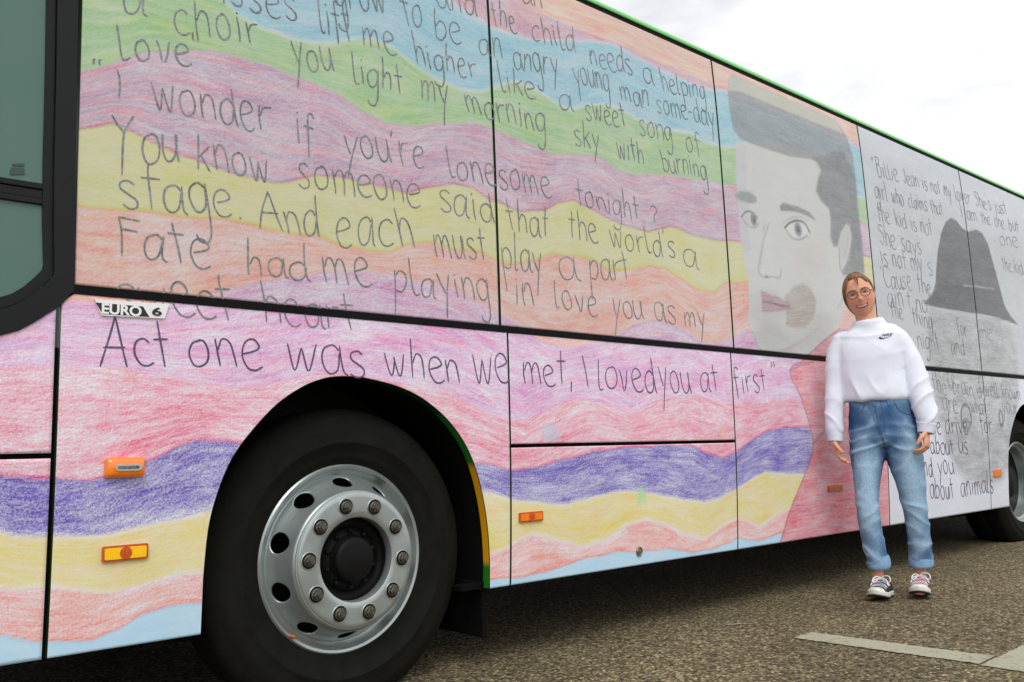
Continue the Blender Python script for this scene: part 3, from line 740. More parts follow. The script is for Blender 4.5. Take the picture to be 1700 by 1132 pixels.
# driver's side window with its thick black frame
def glass_mat():
    m = bpy.data.materials.new('tinted_glass'); m.use_nodes = True
    t = m.node_tree; b = t.nodes['Principled BSDF']
    b.inputs['Base Color'].default_value = rgb(96, 150, 134); b.inputs['Roughness'].default_value = .05
    c = t.nodes.new('ShaderNodeTexCoord'); n = t.nodes.new('ShaderNodeTexNoise'); n.inputs['Scale'].default_value = 1.2
    t.links.new(c.outputs['Object'], n.inputs['Vector'])
    r = t.nodes.new('ShaderNodeValToRGB'); r.color_ramp.elements[0].color = rgb(90, 126, 116); r.color_ramp.elements[1].color = rgb(106, 140, 130)
    t.links.new(n.outputs['Fac'], r.inputs[0]); t.links.new(r.outputs[0], b.inputs['Base Color'])
    tr = t.nodes.new('ShaderNodeBsdfTransparent'); tr.inputs[0].default_value = (.42, .62, .55, 1)
    mx = t.nodes.new('ShaderNodeMixShader'); mx.inputs[0].default_value = .62
    t.links.new(tr.outputs[0], mx.inputs[1]); t.links.new(b.outputs[0], mx.inputs[2])
    t.links.new(mx.outputs[0], t.nodes['Material Output'].inputs[0])
    return m
GLASS = glass_mat()
def side_poly(bm, pts, dy, thick):
    n = len(pts)
    a = [bm.verts.new((p[0], float(prof(p[1])) + dy, p[1])) for p in pts]
    b = [bm.verts.new((p[0], float(prof(p[1])) + dy + thick, p[1])) for p in pts]
    bm.faces.new(a); bm.faces.new(b[::-1])
    for i in range(n): bm.faces.new((a[i], b[i], b[(i + 1) % n], a[(i + 1) % n]))
    bmesh.ops.recalc_face_normals(bm, faces=bm.faces)
XGL = .655
glow = [(-1.45, 1.215)] + [(0.565,1.222),(0.595,1.235),(0.625,1.257),(0.652,1.283),(0.673,1.310)] + [(XGL + .026, 1.36), (XGL + .022, 1.499), (-1.45, 1.499)]
gup = [(-1.45, 1.551), (XGL + .022, 1.551), (XGL + .018, 1.9), (XGL + .010, 2.2), (XGL, TOP - .10), (-1.45, TOP - .10)]
bm = bmesh.new(); side_poly(bm, glow, .010, .006); wl = obj('window', bm, GLASS, bus)
bm = bmesh.new(); side_poly(bm, gup, .010, .006); wu = obj('window', bm, GLASS, bus)
# frame: strips between the outer outline and the glass
def ribbon(bm, pa, pb, y0, y1):
    """band between two polylines of equal length, front face at y0, edges turned in to y1"""
    V = []
    for p, q in zip(pa, pb):
        V.append([bm.verts.new((p[0], float(prof(p[1])) + y1, p[1])), bm.verts.new((p[0], float(prof(p[1])) + y0, p[1])),
                  bm.verts.new((q[0], float(prof(q[1])) + y0, q[1])), bm.verts.new((q[0], float(prof(q[1])) + y1, q[1]))])
    for i in range(len(V) - 1):
        for k in range(3): bm.faces.new((V[i][k], V[i][k + 1], V[i + 1][k + 1], V[i + 1][k]))
out_l = [(0.447,1.114),(0.568,1.132),(0.610,1.148),(0.645,1.171),(0.674,1.195),(0.703,1.215),(0.725,1.242),(0.743,1.266),(0.744,1.288)] + [(.7425, 1.45), (.7385, 1.6), (.7345, 1.9), (.731, 2.2), (.729, 2.5), (.728, TOP + .0)]
in_l = [(0.443,1.210),(0.564,1.232),(0.592,1.244),(0.620,1.266),(0.634,1.281),(0.648,1.296),(0.657,1.308),(0.664,1.317),(0.667,1.329)] + [(.660, 1.45), (.657, 1.6), (.655, 1.9), (.650, 2.2), (.643, 2.5), (.640, TOP - .1)]
def offs(a, b, k): return [(p[0] * (1 - k) + q[0] * k, p[1] * (1 - k) + q[1] * k) for p, q in zip(a, b)]
bm = bmesh.new()
ribbon(bm, out_l, offs(out_l, in_l, .68), -.006, .03)
ribbon(bm, offs(out_l, in_l, .70), in_l, .004, .03)
bmesh.ops.recalc_face_normals(bm, faces=bm.faces)
obj('window_frame', bm, GLOSSBLACK, bus)
bm = bmesh.new()
zz = [1.497, 1.553]
for z0, z1, dy in ((1.496, 1.512, .000), (1.513, 1.537, .005), (1.538, 1.554, .000)):
    box(bm, -1.45, XGL + .003, float(prof(1.52)) + dy, float(prof(1.52)) + .03, z0, z1, .002)
obj('window_bar', bm, GLOSSBLACK, bus)
bm = bmesh.new(); box(bm, -1.53, -1.45, .012, .04, 1.2, TOP - .05); box(bm, -1.45, XGL - .02, .03, .06, TOP - .12, TOP - .0)
obj('window_frame', bm, GLOSSBLACK, bus)
# rear-view mirror arm and seat seen through the glass
bm = bmesh.new()
tube(bm, [(.72, .35, 1.55), (.70, .34, 1.75), (.685, .33, 1.93)], [.012] * 3); ball(bm, (.68, .32, 1.95), (.03, .03, .045))
obj('grab_handle', bm, mat('grey_plastic', rgb(58, 70, 66), .5), bus)
bm = bmesh.new()
side_poly(bm, [(0.583,1.598),(0.612,1.604),(0.612,1.597),(0.583,1.592)], .008, .001); side_poly(bm, [(0.580,1.586),(0.611,1.592),(0.614,1.574),(0.578,1.566)], .008, .001)
obj('glass_marking', bm, mat('etched_mark', rgb(48, 72, 66), .6), wu)

# wheels
TYRE = mat('tyre_rubber', rgb(24, 24, 20), .9, noise=.25, nscale=18, bump=.25, bscale=90, spec=.12)
ALU = mat('silver_rim_paint', rgb(168, 176, 175), .34, metal=.7, noise=.10, nscale=10)
HUBM = mat('black_hub', rgb(8, 8, 8), .6, spec=.2, noise=.3, nscale=40)
NUTM = mat('oily_steel', rgb(86, 82, 72), .5, metal=.5, noise=.35, nscale=90)
def flat_bottom(bm, zmin):
    for v in bm.verts:
        if v.co.z < zmin: v.co.z = zmin
def make_wheel(x, face_out=True):
    wh = bpy.data.objects.new('wheel', None); COL.objects.link(wh); wh.parent = bus; wh.location = (x, 0, ZA)
    yb = .12
    bm = bmesh.new()
    lathe(bm, [(.296, yb + .02), (.305, yb + .006), (.318, yb - .004), (.335, yb - .012), (.342, yb - .018), (.348, yb - .018), (.356, yb - .022), (.385, yb - .034), (.388, yb - .037), (.394, yb - .037), (.398, yb - .034), (.430, yb - .034), (.462, yb - .026), (.465, yb - .022), (.472, yb - .020),
               (.492, yb - .004), (.503, yb + .010), (.507, yb + .03), (.507, yb + .10), (.502, yb + .11), (.507, yb + .12), (.507, yb + .18), (.48, yb + .26), (.44, yb + .29), (.30, yb + .26)], 96)
    flat_bottom(bm, -ZA + .003)
    obj('tyre', bm, TYRE, wh, True)
    bm = bmesh.new()
    out = [(.300, yb + .02), (.309, yb + .010), (.3125, yb + .002), (.3125, yb - .003), (.309, yb - .0065), (.303, yb - .004), (.299, yb + .004), (.2965, yb + .012), (.288, yb + .022), (.279, yb + .026)]
    if face_out:
        c0 = [(.2745, yb + .024), (.272, yb + .022), (.266, yb + .012), (.255, yb - .004), (.246, yb - .020), (.239, yb - .040), (.234, yb - .056), (.228, yb - .070)]
        rr_ = np.linspace(.2745, .228, 30); cone = [(float(q_), float(np.interp(-q_, [-p[0] for p in c0], [p[1] for p in c0]))) for q_ in rr_]
        disc = cone + [(.2250, yb - .0745), (.2225, yb - .0765), (.2222, yb - .0805), (.2195, yb - .0812), (.2192, yb - .0780), (.2165, yb - .0782), (.2160, yb - .0846), (.2140, yb - .0856), (.205, yb - .0855), (.190, yb - .086), (.160, yb - .086), (.1445, yb - .086), (.1415, yb - .0845), (.1400, yb - .081), (.1390, yb - .06), (.1390, yb - .05)]
    else:
        disc = [(.276, yb + .05), (.273, yb + .10), (.262, yb + .125), (.235, yb + .135), (.215, yb + .13), (.20, yb + .128), (.14, yb + .128), (.134, yb + .13), (.1325, yb + .15)]
    seg = 400
    rings = lathe(bm, out + disc, seg)
    # hand holes: open the cone faces, one every 36 degrees
    if face_out:
        kill = []
        def hole(v):
            r = math.hypot(v.x, v.z); a = (math.atan2(v.z, v.x) - math.radians(HOLE0)) % (math.pi / 5) - math.pi / 10
            return a * .2535 / .034, (r - .2530) / .0165, r
        for f in bm.faces:
            c = f.calc_center_median(); u_, v_, r = hole(c)
            if .232 < r < .272 and c.y > yb - .062 and u_ * u_ + v_ * v_ < 1: kill.append(f)
        bmesh.ops.delete(bm, geom=kill, context='FACES')
        for v in bm.verts:                              # round the rim of every opening
            if v.is_boundary and v.link_faces:
                u_, v_, r = hole(v.co); l = math.hypot(u_, v_)
                if .5 < l < 1.6 and .225 < r < .278:
                    a0 = math.atan2(v.co.z, v.co.x); a1 = a0 + (u_ / l - u_) * .034 / .2535; r1 = .2530 + v_ / l * .0165
                    v.co.y = float(np.interp(-r1, [-p[0] for p in cone], [p[1] for p in cone]))
                    v.co.x, v.co.z = r1 * math.cos(a1), r1 * math.sin(a1)
    rim = obj('rim', bm, ALU, wh, True)
    rim.data.set_sharp_from_angle(angle=math.radians(38))
    sol = rim.modifiers.new('thick', 'SOLIDIFY'); sol.thickness = .006; sol.offset = 0
    rim.data.materials.append(HUBM)
    yn = yb - .0892 if face_out else yb + .128
    bm = bmesh.new()
    lathe(bm, [(.30, yb + .10), (.14, yb + .10)], 64)
    if face_out:
        lathe(bm, [(.1385, yn + .036), (.1380, yn + .062), (.118, yn + .064), (.105, yn + .062), (.102, yn + .050), (.082, yn + .047), (.078, yn + .044), (.074, yn + .018), (.070, yn + .010), (.060, yn + .006), (.0, yn + .004)], 64)
        for k in range(10):
            a = math.radians(18 + 36 * k); s = bmesh.ops.create_cone(bm, cap_ends=True, segments=6, radius1=.0085, radius2=.0085, depth=.014)['verts']
            bmesh.ops.rotate(bm, verts=s, cent=(0, 0, 0), matrix=Matrix.Rotation(math.pi / 2, 3, 'X'))
            bmesh.ops.translate(bm, verts=s, vec=(.092 * math.cos(a), yn + .044, .092 * math.sin(a)))
    else:
        lathe(bm, [(.134, yn), (.125, yn - .06), (.11, yn - .075), (0, yn - .08)], 48)
    obj('hub', bm, HUBM, wh, True)
    for k in range(10):
        a = math.radians(NUT0 + 36 * k)
        bm = bmesh.new(); cx, cz = .181 * math.cos(a), .181 * math.sin(a)
        # recess shade painted as a flat black disc, conical seat and nut
        lathe(bm, [(.0290, yn + .001), (.0285, yn - .0020), (.0270, yn - .0030), (.0255, yn - .0020), (.0252, yn - .0004)], 28, cx, cz)
        n0 = len(bm.faces)
        lathe(bm, [(.0254, yn - .0012), (.0, yn - .0012)], 28, cx, cz)
        n1 = len(bm.faces)
        lathe(bm, [(.0205, yn - .001), (.0200, yn - .006), (.0165, yn - .009)], 24, cx, cz)
        lathe(bm, [(.0172, yn - .006), (.0172, yn - .017), (.0145, yn - .020), (.0110, yn - .020), (.0100, yn - .017)], 6, cx, cz)
        lathe(bm, [(.0100, yn - .016), (.0100, yn - .023), (.0085, yn - .0255), (0, yn - .0255)], 16, cx, cz)
        bm.faces.ensure_lookup_table()
        for j in range(n0): bm.faces[j].material_index = 2
        for j in range(n0, n1): bm.faces[j].material_index = 1
        obj('wheel_nut', bm, [NUTM, HUBM, ALU], wh)
    return wh
HOLE0, NUT0 = 2, 32
wh1 = make_wheel(WX1)
bm = bmesh.new(); tube(bm, [(-.215, .125, -.222), (-.19, .10, -.232)], [.006, .006], 10); ball(bm, (-.222, .125, -.222), (.010, .006, .009), 10)
obj('valve', bm, mat('orange_valve_cap', rgb(170, 92, 50), .5), wh1)
wh2 = make_wheel(WX2, False)
for x in (WX1, WX2):                                  # tyres on the far side
    wq = bpy.data.objects.new('wheel', None); COL.objects.link(wq); wq.parent = bus; wq.location = (x, 2.1, ZA)
    bm = bmesh.new(); lathe(bm, [(0, 0), (.40, -.0), (.47, .02), (.49, .06), (.49, .26), (.45, .3), (0, .3)], 48); flat_bottom(bm, -ZA + .003)
    obj('tyre', bm, TYRE, wq, True)

# wheel arches: dark liner and the painted flange of the body
FL = bpy.data.materials.new('arch_flange_paint'); FL.use_nodes = True
_a = FL.node_tree.nodes.new('ShaderNodeVertexColor'); _a.layer_name = 'Paint'
FL.node_tree.links.new(_a.outputs[0], FL.node_tree.nodes['Principled BSDF'].inputs['Base Color'])
for sh in (0, SH):
    V, F, C = [], [], []
    pts = np.stack([ax + sh, az], -1)
    cx, cz = WX1 + sh, ZA
    for i, (px_, pz_) in enumerate(pts):
        y = float(prof(pz_))
        zf = pz_
        dx, dz = px_ - cx, pz_ - cz; l = math.hypot(dx, dz)
        for yy, inn in ((y + .002, -.003), (y + .036, -.003), (y + .037, .012), (y + .40, .012)):
            V.append((px_ + dx / l * inn, yy, pz_ + dz / l * inn))
            c = rgb(12, 12, 12)
            if inn < 0 and px_ > WX1 + sh and sh == 0:
                c = rgb(18, 62, 16) if pz_ > .93 else rgb(30, 120, 20) if pz_ > .74 else rgb(225, 160, 10) if pz_ > .505 else rgb(30, 120, 20) if pz_ > .488 else rgb(225, 160, 10) if pz_ > .385 else rgb(30, 120, 20)
            C.append(c)
    n = len(pts)
    for i in range(n - 1):
        for k in range(3): F.append((i * 4 + k, i * 4 + k + 1, i * 4 + 5 + k, i * 4 + 4 + k))
    o = pydata('wheel_arch', V, F, FL, bus)
    set_col(o.data, 'Paint', np.array(C))
    bm = bmesh.new(); box(bm, ax[0] + sh - .02, ax[-1] + sh + .02, .42, .46, .20, 1.08)
    obj('arch_liner', bm, DARK, bus)
bm = bmesh.new()
box(bm, 2.225, 2.245, .06, .44, .11, .60, .004); box(bm, 2.205, 2.25, .05, .44, .285, .315, .004)
box(bm, 2.12, 2.225, .05, .10, .29, .312, .004)
obj('mudflap', bm, mat('mudflap_rubber', rgb(12, 12, 12), .9, noise=.2, spec=.1), bus)

# lamps and reflectors on the side
AMBER = mat('amber_lens', rgb(245, 128, 10), .12, coat=1, noise=.08, nscale=60)
AMBERD = mat('amber_lens_dark', rgb(190, 82, 18), .25, coat=.6, noise=.1, nscale=60)
YEL = mat('yellow_reflector', rgb(255, 200, 0), .2, coat=1, noise=.05, nscale=120)
REDO = mat('red_reflector_centre', rgb(200, 80, 12), .3, coat=.6)
CHROME = mat('chrome', rgb(205, 205, 200), .15, metal=1)
def rrect(x0, x1, z0, z1, r, n=5):
    P = []
    for cx, cz, a0 in ((x1 - r, z1 - r, 0), (x0 + r, z1 - r, 90), (x0 + r, z0 + r, 180), (x1 - r, z0 + r, 270)):
        for k in range(n + 1):
            a = math.radians(a0 + 90 * k / n); P.append((cx + r * math.cos(a), cz + r * math.sin(a)))
    return P
y0 = float(prof(.78))
p0, p1 = (0.836,0.752), (0.957,0.810)
bm = bmesh.new(); bw = (p0[0], p1[0] - .012, p0[1], p1[1])
V = []
for off, yy in ((0, y0 + .001), (.001, y0 - .010), (.004, y0 - .018), (.010, y0 - .023), (.018, y0 - .025)):
    V.append([bm.verts.new((a, yy, b)) for a, b in rrect(bw[0] + off, bw[1] - off, bw[2] + off, bw[3] - off, .010)])
for a, b in zip(V[:-1], V[1:]):
    for k in range(len(a)): bm.faces.new((a[k], a[(k + 1) % len(a)], b[(k + 1) % len(a)], b[k]))
bm.faces.new(V[-1]); bmesh.ops.recalc_face_normals(bm, faces=bm.faces)
ind = obj('side_indicator', bm, AMBER, bus, True)
mx_, mz_ = (bw[0] + bw[1]) / 2 + .003, (bw[2] + bw[3]) / 2
bm = bmesh.new(); prism(bm, rrect(mx_ - .036, mx_ + .036, mz_ - .009, mz_ + .009, .0088), y0 - .0285, y0 - .024)
obj('indicator_trim', bm, CHROME, ind)
bm = bmesh.new(); prism(bm, rrect(mx_ - .029, mx_ + .029, mz_ - .0045, mz_ + .0045, .0044), y0 - .0300, y0 - .028)
obj('indicator_bulb', bm, mat('bulb_window', rgb(110, 116, 116), .2, metal=.5, noise=.5, nscale=150), ind)
def reflector(pa, pb, lens, name, cen=True):
    x0, z0 = pa; x1, z1 = pb; y = float(prof((z0 + z1) / 2))
    bm = bmesh.new(); prism(bm, rrect(x0, x1, z0, z1, .006), y - .007, y + .002); fr = obj(name, bm, AMBERD if cen else lens, bus)
    bm = bmesh.new(); prism(bm, rrect(x0 + .006, x1 - .006, z0 + .006, z1 - .006, .004), y - .0095, y - .006); obj('lens', bm, lens, fr)
    if cen:
        bm = bmesh.new(); c = ((x0 + x1) / 2, (z0 + z1) / 2)
        prism(bm, [(c[0] + .0165 * math.cos(a), c[1] + .0165 * math.sin(a)) for a in np.linspace(0, 2 * math.pi, 25)[:-1]], y - .0110, y - .009); obj('lens_centre', bm, REDO, fr)
        bm = bmesh.new(); prism(bm, [(c[0] + .0085 * math.cos(a), c[1] + .0085 * math.sin(a)) for a in np.linspace(0, 2 * math.pi, 17)[:-1]], y - .0120, y - .0105); obj('lens_stud', bm, AMBERD, fr)
    return fr
reflector((0.838,0.526), (0.962,0.569), YEL, 'side_reflector')
reflector((2.372,0.524), (2.497,0.562), AMBER, 'side_reflector')
reflector((4.684,0.527), (4.839,0.563), AMBERD, 'side_reflector', False)
reflector((7.020,0.520), (7.162,0.572), AMBER, 'side_reflector', False)
lk = (3.081,0.351)
bm = bmesh.new()
lathe(bm, [(.021, float(prof(lk[1])) + .002), (.021, float(prof(lk[1])) - .004), (.018, float(prof(lk[1])) - .006), (.014, float(prof(lk[1])) - .004), (.013, float(prof(lk[1])) - .006), (0, float(prof(lk[1])) - .006)], 28, lk[0], lk[1])
box(bm, lk[0] - .010, lk[0] + .010, float(prof(lk[1])) - .009, float(prof(lk[1])) - .005, lk[1] - .003, lk[1] + .003)
obj('flap_lock', bm, mat('lock_metal', rgb(150, 146, 130), .35, metal=.8, noise=.2), bus)

# emission class badge
def text_mesh(txt, size, extr=.0004, bold=0.0):
    c = bpy.data.curves.new('t', 'FONT'); c.body = txt; c.size = size; c.extrude = extr; c.offset = bold; c.align_x = 'LEFT'
    o = bpy.data.objects.new('t', c); COL.objects.link(o); bpy.context.view_layer.update()
    me = bpy.data.meshes.new_from_object(o.evaluated_get(bpy.context.evaluated_depsgraph_get()))
    bpy.data.objects.remove(o)
    return me
WHT = mat('badge_white', rgb(232, 234, 234), .4)
BLK = mat('badge_black', rgb(20, 20, 20), .4)
q = [(0.797,1.247),(1.005,1.252),(0.992,1.208),(0.817,1.203)]
yb_ = float(prof(1.24))
bm = bmesh.new(); prism(bm, q, yb_ - .0060, yb_ + .001); badge = obj('badge', bm, WHT, bus)
bm = bmesh.new(); prism(bm, [(0.800,1.238),(0.929,1.238),(0.948,1.209),(0.819,1.207)], yb_ - .0066, yb_ - .005); obj('badge_field', bm, BLK, badge)
bm = bmesh.new(); prism(bm, [(0.948,1.239),(0.991,1.240),(0.985,1.213),(0.962,1.212)], yb_ - .0065, yb_ - .005); obj('badge_field', bm, WHT, badge)
def place_text(txt, x0, x1, z0, z1, y, m, bold, parent):
    me = text_mesh(txt, 1, .002, bold); a = coords(me)
    a = a - a.min(0); a /= np.maximum(a.max(0), 1e-6)
    b = np.stack([x0 + a[:, 0] * (x1 - x0), y - a[:, 2] * .0006, z0 + a[:, 1] * (z1 - z0)], -1)
    # lettering keeps facing outwards after the axes are exchanged
    set_coords(me, b)
    return link_mesh('lettering', me, m, parent)
e0, e1 = (0.816,1.207), (0.925,1.242)
place_text('EURO', e0[0], e1[0], e0[1] + .001, e1[1] - .004, yb_ - .0069, WHT, .032, badge)
e0, e1 = (0.955,1.213), (0.986,1.241)
place_text('6', e0[0], e1[0] - .003, e0[1] + .001, e1[1] - .002, yb_ - .0069, BLK, .032, badge)

# ------------------------------------------------------------------ handwriting
GL = {
 'a': (.72, [[(.62,.82),(.45,1),(.15,.85),(.04,.45),(.12,.08),(.3,0),(.5,.2),(.62,.75)], [(.66,1),(.64,.5),(.66,.1),(.78,-.04)]]),
 'b': (.66, [[(.06,2),(.08,1),(.1,.02)], [(.1,.7),(.3,1),(.55,.85),(.62,.45),(.45,.05),(.25,0),(.1,.12)]]),
 'c': (.6, [[(.6,.85),(.42,1),(.15,.85),(.03,.45),(.14,.08),(.36,0),(.6,.12)]]),
 'd': (.72, [[(.62,.8),(.42,1),(.14,.8),(.04,.4),(.14,.05),(.34,0),(.52,.2),(.62,.7)], [(.62,2),(.62,1),(.66,.2),(.74,-.02)]]),
 'e': (.66, [[(.08,.48),(.4,.58),(.6,.72),(.5,.95),(.3,1),(.1,.8),(.04,.4),(.2,.02),(.45,-.05),(.68,.08)]]),
 'f': (.55, [[(.55,1.75),(.42,2),(.25,1.9),(.2,1.5),(.22,.6),(.24,-.3)], [(.02,1),(.5,1.02)]]),
 'g': (.7, [[(.62,.85),(.4,1),(.12,.8),(.04,.45),(.16,.06),(.36,.02),(.56,.3),(.62,.85)], [(.64,1),(.64,.2),(.6,-.6),(.42,-1),(.12,-.95),(.06,-.75)]]),
 'h': (.66, [[(.08,2),(.1,1),(.12,0)], [(.12,.6),(.3,1),(.52,.9),(.6,.5),(.62,0)]]),
 'i': (.25, [[(.1,1),(.12,.4),(.14,0)], [(.1,1.42),(.12,1.34)]]),
 'j': (.35, [[(.2,1),(.22,0),(.16,-.7),(-.05,-.8)], [(.2,1.45),(.22,1.35)]]),
 'k': (.62, [[(.08,2),(.1,1),(.12,0)], [(.56,1),(.14,.5)], [(.24,.56),(.62,0)]]),
 'l': (.32, [[(.1,2),(.08,1),(.1,.2),(.2,0),(.34,.1)]]),
 'm': (.98, [[(.06,1),(.08,.4),(.1,0)], [(.1,.6),(.24,.95),(.38,.95),(.46,.6),(.48,0)], [(.48,.6),(.64,.98),(.8,.9),(.88,.4),(.92,0)]]),
 'n': (.66, [[(.06,1),(.08,.5),(.1,0)], [(.1,.6),(.28,1),(.5,.9),(.58,.5),(.62,0)]]),
 'o': (.68, [[(.4,1),(.14,.85),(.04,.45),(.16,.06),(.36,0),(.58,.2),(.62,.6),(.5,.95),(.32,1.02)]]),
 'p': (.66, [[(.06,1),(.08,0),(.12,-1)], [(.08,.75),(.3,1),(.56,.85),(.6,.45),(.42,.06),(.1,.12)]]),
 'r': (.55, [[(.08,1),(.1,.5),(.12,0)], [(.12,.55),(.28,.88),(.56,.95)]]),
 's': (.55, [[(.5,.88),(.34,1),(.12,.9),(.1,.68),(.3,.5),(.5,.3),(.46,.06),(.24,-.02),(.04,.12)]]),
 't': (.52, [[(.22,1.8),(.24,1),(.28,0)], [(.0,1.02),(.52,1.06)]]),
 'u': (.68, [[(.06,1),(.06,.4),(.2,.02),(.42,.05),(.58,.4),(.62,1)], [(.62,1),(.64,.3),(.7,-.02)]]),
 'v': (.62, [[(.04,1),(.3,0)], [(.3,0),(.6,1.02)]]),
 'w': (.9, [[(.04,1),(.24,0),(.44,.85)], [(.44,.85),(.64,0),(.88,1.05)]]),
 'y': (.66, [[(.04,1),(.18,.5),(.36,.12)], [(.64,1.02),(.4,.1),(.2,-1)]]),
 'A': (.95, [[(.5,2),(.3,1),(.04,0)], [(.5,2),(.7,1),(.92,0)], [(.12,.72),(.86,.74)]]),
 'C': (.8, [[(.78,1.7),(.5,2),(.15,1.7),(.03,1),(.12,.25),(.42,-.02),(.78,.2)]]),
 'F': (.7, [[(.08,2),(.1,1),(.14,0)], [(.08,2),(.7,1.92)], [(.1,1.12),(.62,1.06)]]),
 'I': (.25, [[(.1,2),(.12,1),(.14,0)]]),
 'L': (.5, [[(.08,2),(.1,1),(.14,.2),(.26,0),(.5,.15)]]),
 'S': (.7, [[(.62,1.75),(.4,2),(.12,1.8),(.14,1.3),(.4,1.05),(.62,.7),(.54,.15),(.28,-.02),(.04,.25)]]),
 'Y': (.9, [[(.04,2),(.42,1.0)], [(.86,2),(.42,1),(.1,-.4)]]),
 'W': (1.2, [[(.04,2),(.3,0),(.6,1.4)], [(.6,1.4),(.88,0),(1.18,2)]]),
 'B': (.75, [[(.1,2),(.12,0)], [(.1,2),(.5,1.9),(.5,1.2),(.12,1.05)], [(.12,1.05),(.66,.9),(.62,.1),(.12,0)]]),
 'J': (.6, [[(.5,2),(.5,.4),(.3,0),(.05,.25)]]),
 'T': (.8, [[(.4,2),(.42,0)], [(.02,2),(.8,1.95)]]),
 "'": (.2, [[(.1,2),(.08,1.5)]]),
 '"': (.4, [[(.1,2),(.08,1.4)], [(.3,2),(.28,1.4)]]),
 '.': (.25, [[(.1,.1),(.12,0)]]),
 ',': (.25, [[(.14,.15),(.04,-.35)]]),
 '?': (.6, [[(.06,1.6),(.25,1.95),(.5,1.7),(.45,1.2),(.28,.9),(.28,.5)], [(.28,.12),(.3,.02)]]),
 '-': (.5, [[(.05,.6),(.45,.62)]]),
 ' ': (.5, []),
}
def write(name, words, m, parent=bus, pw=.0056, label=None):
    """each word: (text, x0, z0, x1, z1, x-height); pencil strokes lie on the side's surface"""
    V, F = [], []; sc = 0
    for wd in words:
        txt, x0, z0, x1, z1 = wd[:5]; xh = wd[5] if len(wd) > 5 else .080; asc = wd[6] if len(wd) > 6 else 1.62
        gap = .14
        tot = sum(GL[c][0] for c in txt) + gap * (len(txt) - 1)
        kx = (x1 - x0) / tot; u = 0
        for c in txt:
            wdt, strokes = GL[c]
            j = [random.uniform(-1, 1) for _ in range(5)]
            for s in strokes:
                p = catmull(s, 6) if len(s) > 2 else catmull(s, 8)
                px_ = x0 + (u + (p[:, 0] * (1 + .08 * j[0]))) * kx
                zz_ = np.where(p[:, 1] > 1, 1 + (p[:, 1] - 1) * (asc - 1), p[:, 1]); zz_ = zz_ * (1 + .11 * j[1]) + .09 * j[2]
                t = (px_ - x0) / max(1e-6, x1 - x0)
                pz_ = z0 + (z1 - z0) * t + zz_ * xh
                px_ = px_ + (zz_ - .5) * xh * (-.09 + .11 * j[3]) + .004 * np.sin(np.linspace(0, 4, len(p)) + 6 * j[4]) * j[0]
                Q = np.stack([px_, pz_], -1)
                T = np.gradient(Q, axis=0); T /= np.maximum(np.linalg.norm(T, axis=1), 1e-9)[:, None]
                Nn = np.stack([-T[:, 1], T[:, 0]], -1)
                n = len(Q)
                hw = pw / 2 * (1 + .12 * np.sin(np.linspace(0, 9, n) + 5 * j[4])); hw[0] *= .6; hw[-1] *= .5
                dy = .0009 + .00012 * (sc % 7); sc += 1
                b0 = len(V)
                for k in range(n):
                    for sg in (-1, 1):
                        a = Q[k] + sg * Nn[k] * hw[k]; V.append((a[0], float(prof(a[1])) - dy, a[1]))
                for k in range(n - 1): F.append((b0 + 2 * k, b0 + 2 * k + 2, b0 + 2 * k + 3, b0 + 2 * k + 1))
            u += wdt + gap
    o = pydata(name, V, F, m, parent)
    return o
def pencil_mat(name, c0, c1):
    m = bpy.data.materials.new(name); m.use_nodes = True
    t = m.node_tree; b = t.nodes['Principled BSDF']; b.inputs['Roughness'].default_value = .45
    c = t.nodes.new('ShaderNodeTexCoord'); n = t.nodes.new('ShaderNodeTexNoise'); n.inputs['Scale'].default_value = 140; n.inputs['Detail'].default_value = 3
    n3 = t.nodes.new('ShaderNodeTexNoise'); n3.inputs['Scale'].default_value = 14
    t.links.new(c.outputs['Object'], n.inputs['Vector']); t.links.new(c.outputs['Object'], n3.inputs['Vector'])
    ad = t.nodes.new('ShaderNodeMath'); ad.operation = 'MULTIPLY_ADD'; ad.inputs[1].default_value = .6
    t.links.new(n3.outputs['Fac'], ad.inputs[0]); t.links.new(n.outputs['Fac'], ad.inputs[2])
    r = t.nodes.new('ShaderNodeValToRGB'); r.color_ramp.elements[0].position = .6; r.color_ramp.elements[1].position = 1.05
    r.color_ramp.elements[0].color = c0; r.color_ramp.elements[1].color = c1
    t.links.new(ad.outputs[0], r.inputs[0]); t.links.new(r.outputs[0], b.inputs['Base Color'])
    return m
PEN_UP = pencil_mat('pencil_on_glass_film', rgb(84, 90, 92), rgb(150, 151, 153))
PEN_LOW = pencil_mat('pencil_on_metal_film', rgb(58, 40, 72), rgb(122, 90, 132))
PEN_GREY = pencil_mat('grey_pencil', rgb(96, 105, 108), rgb(158, 165, 168))
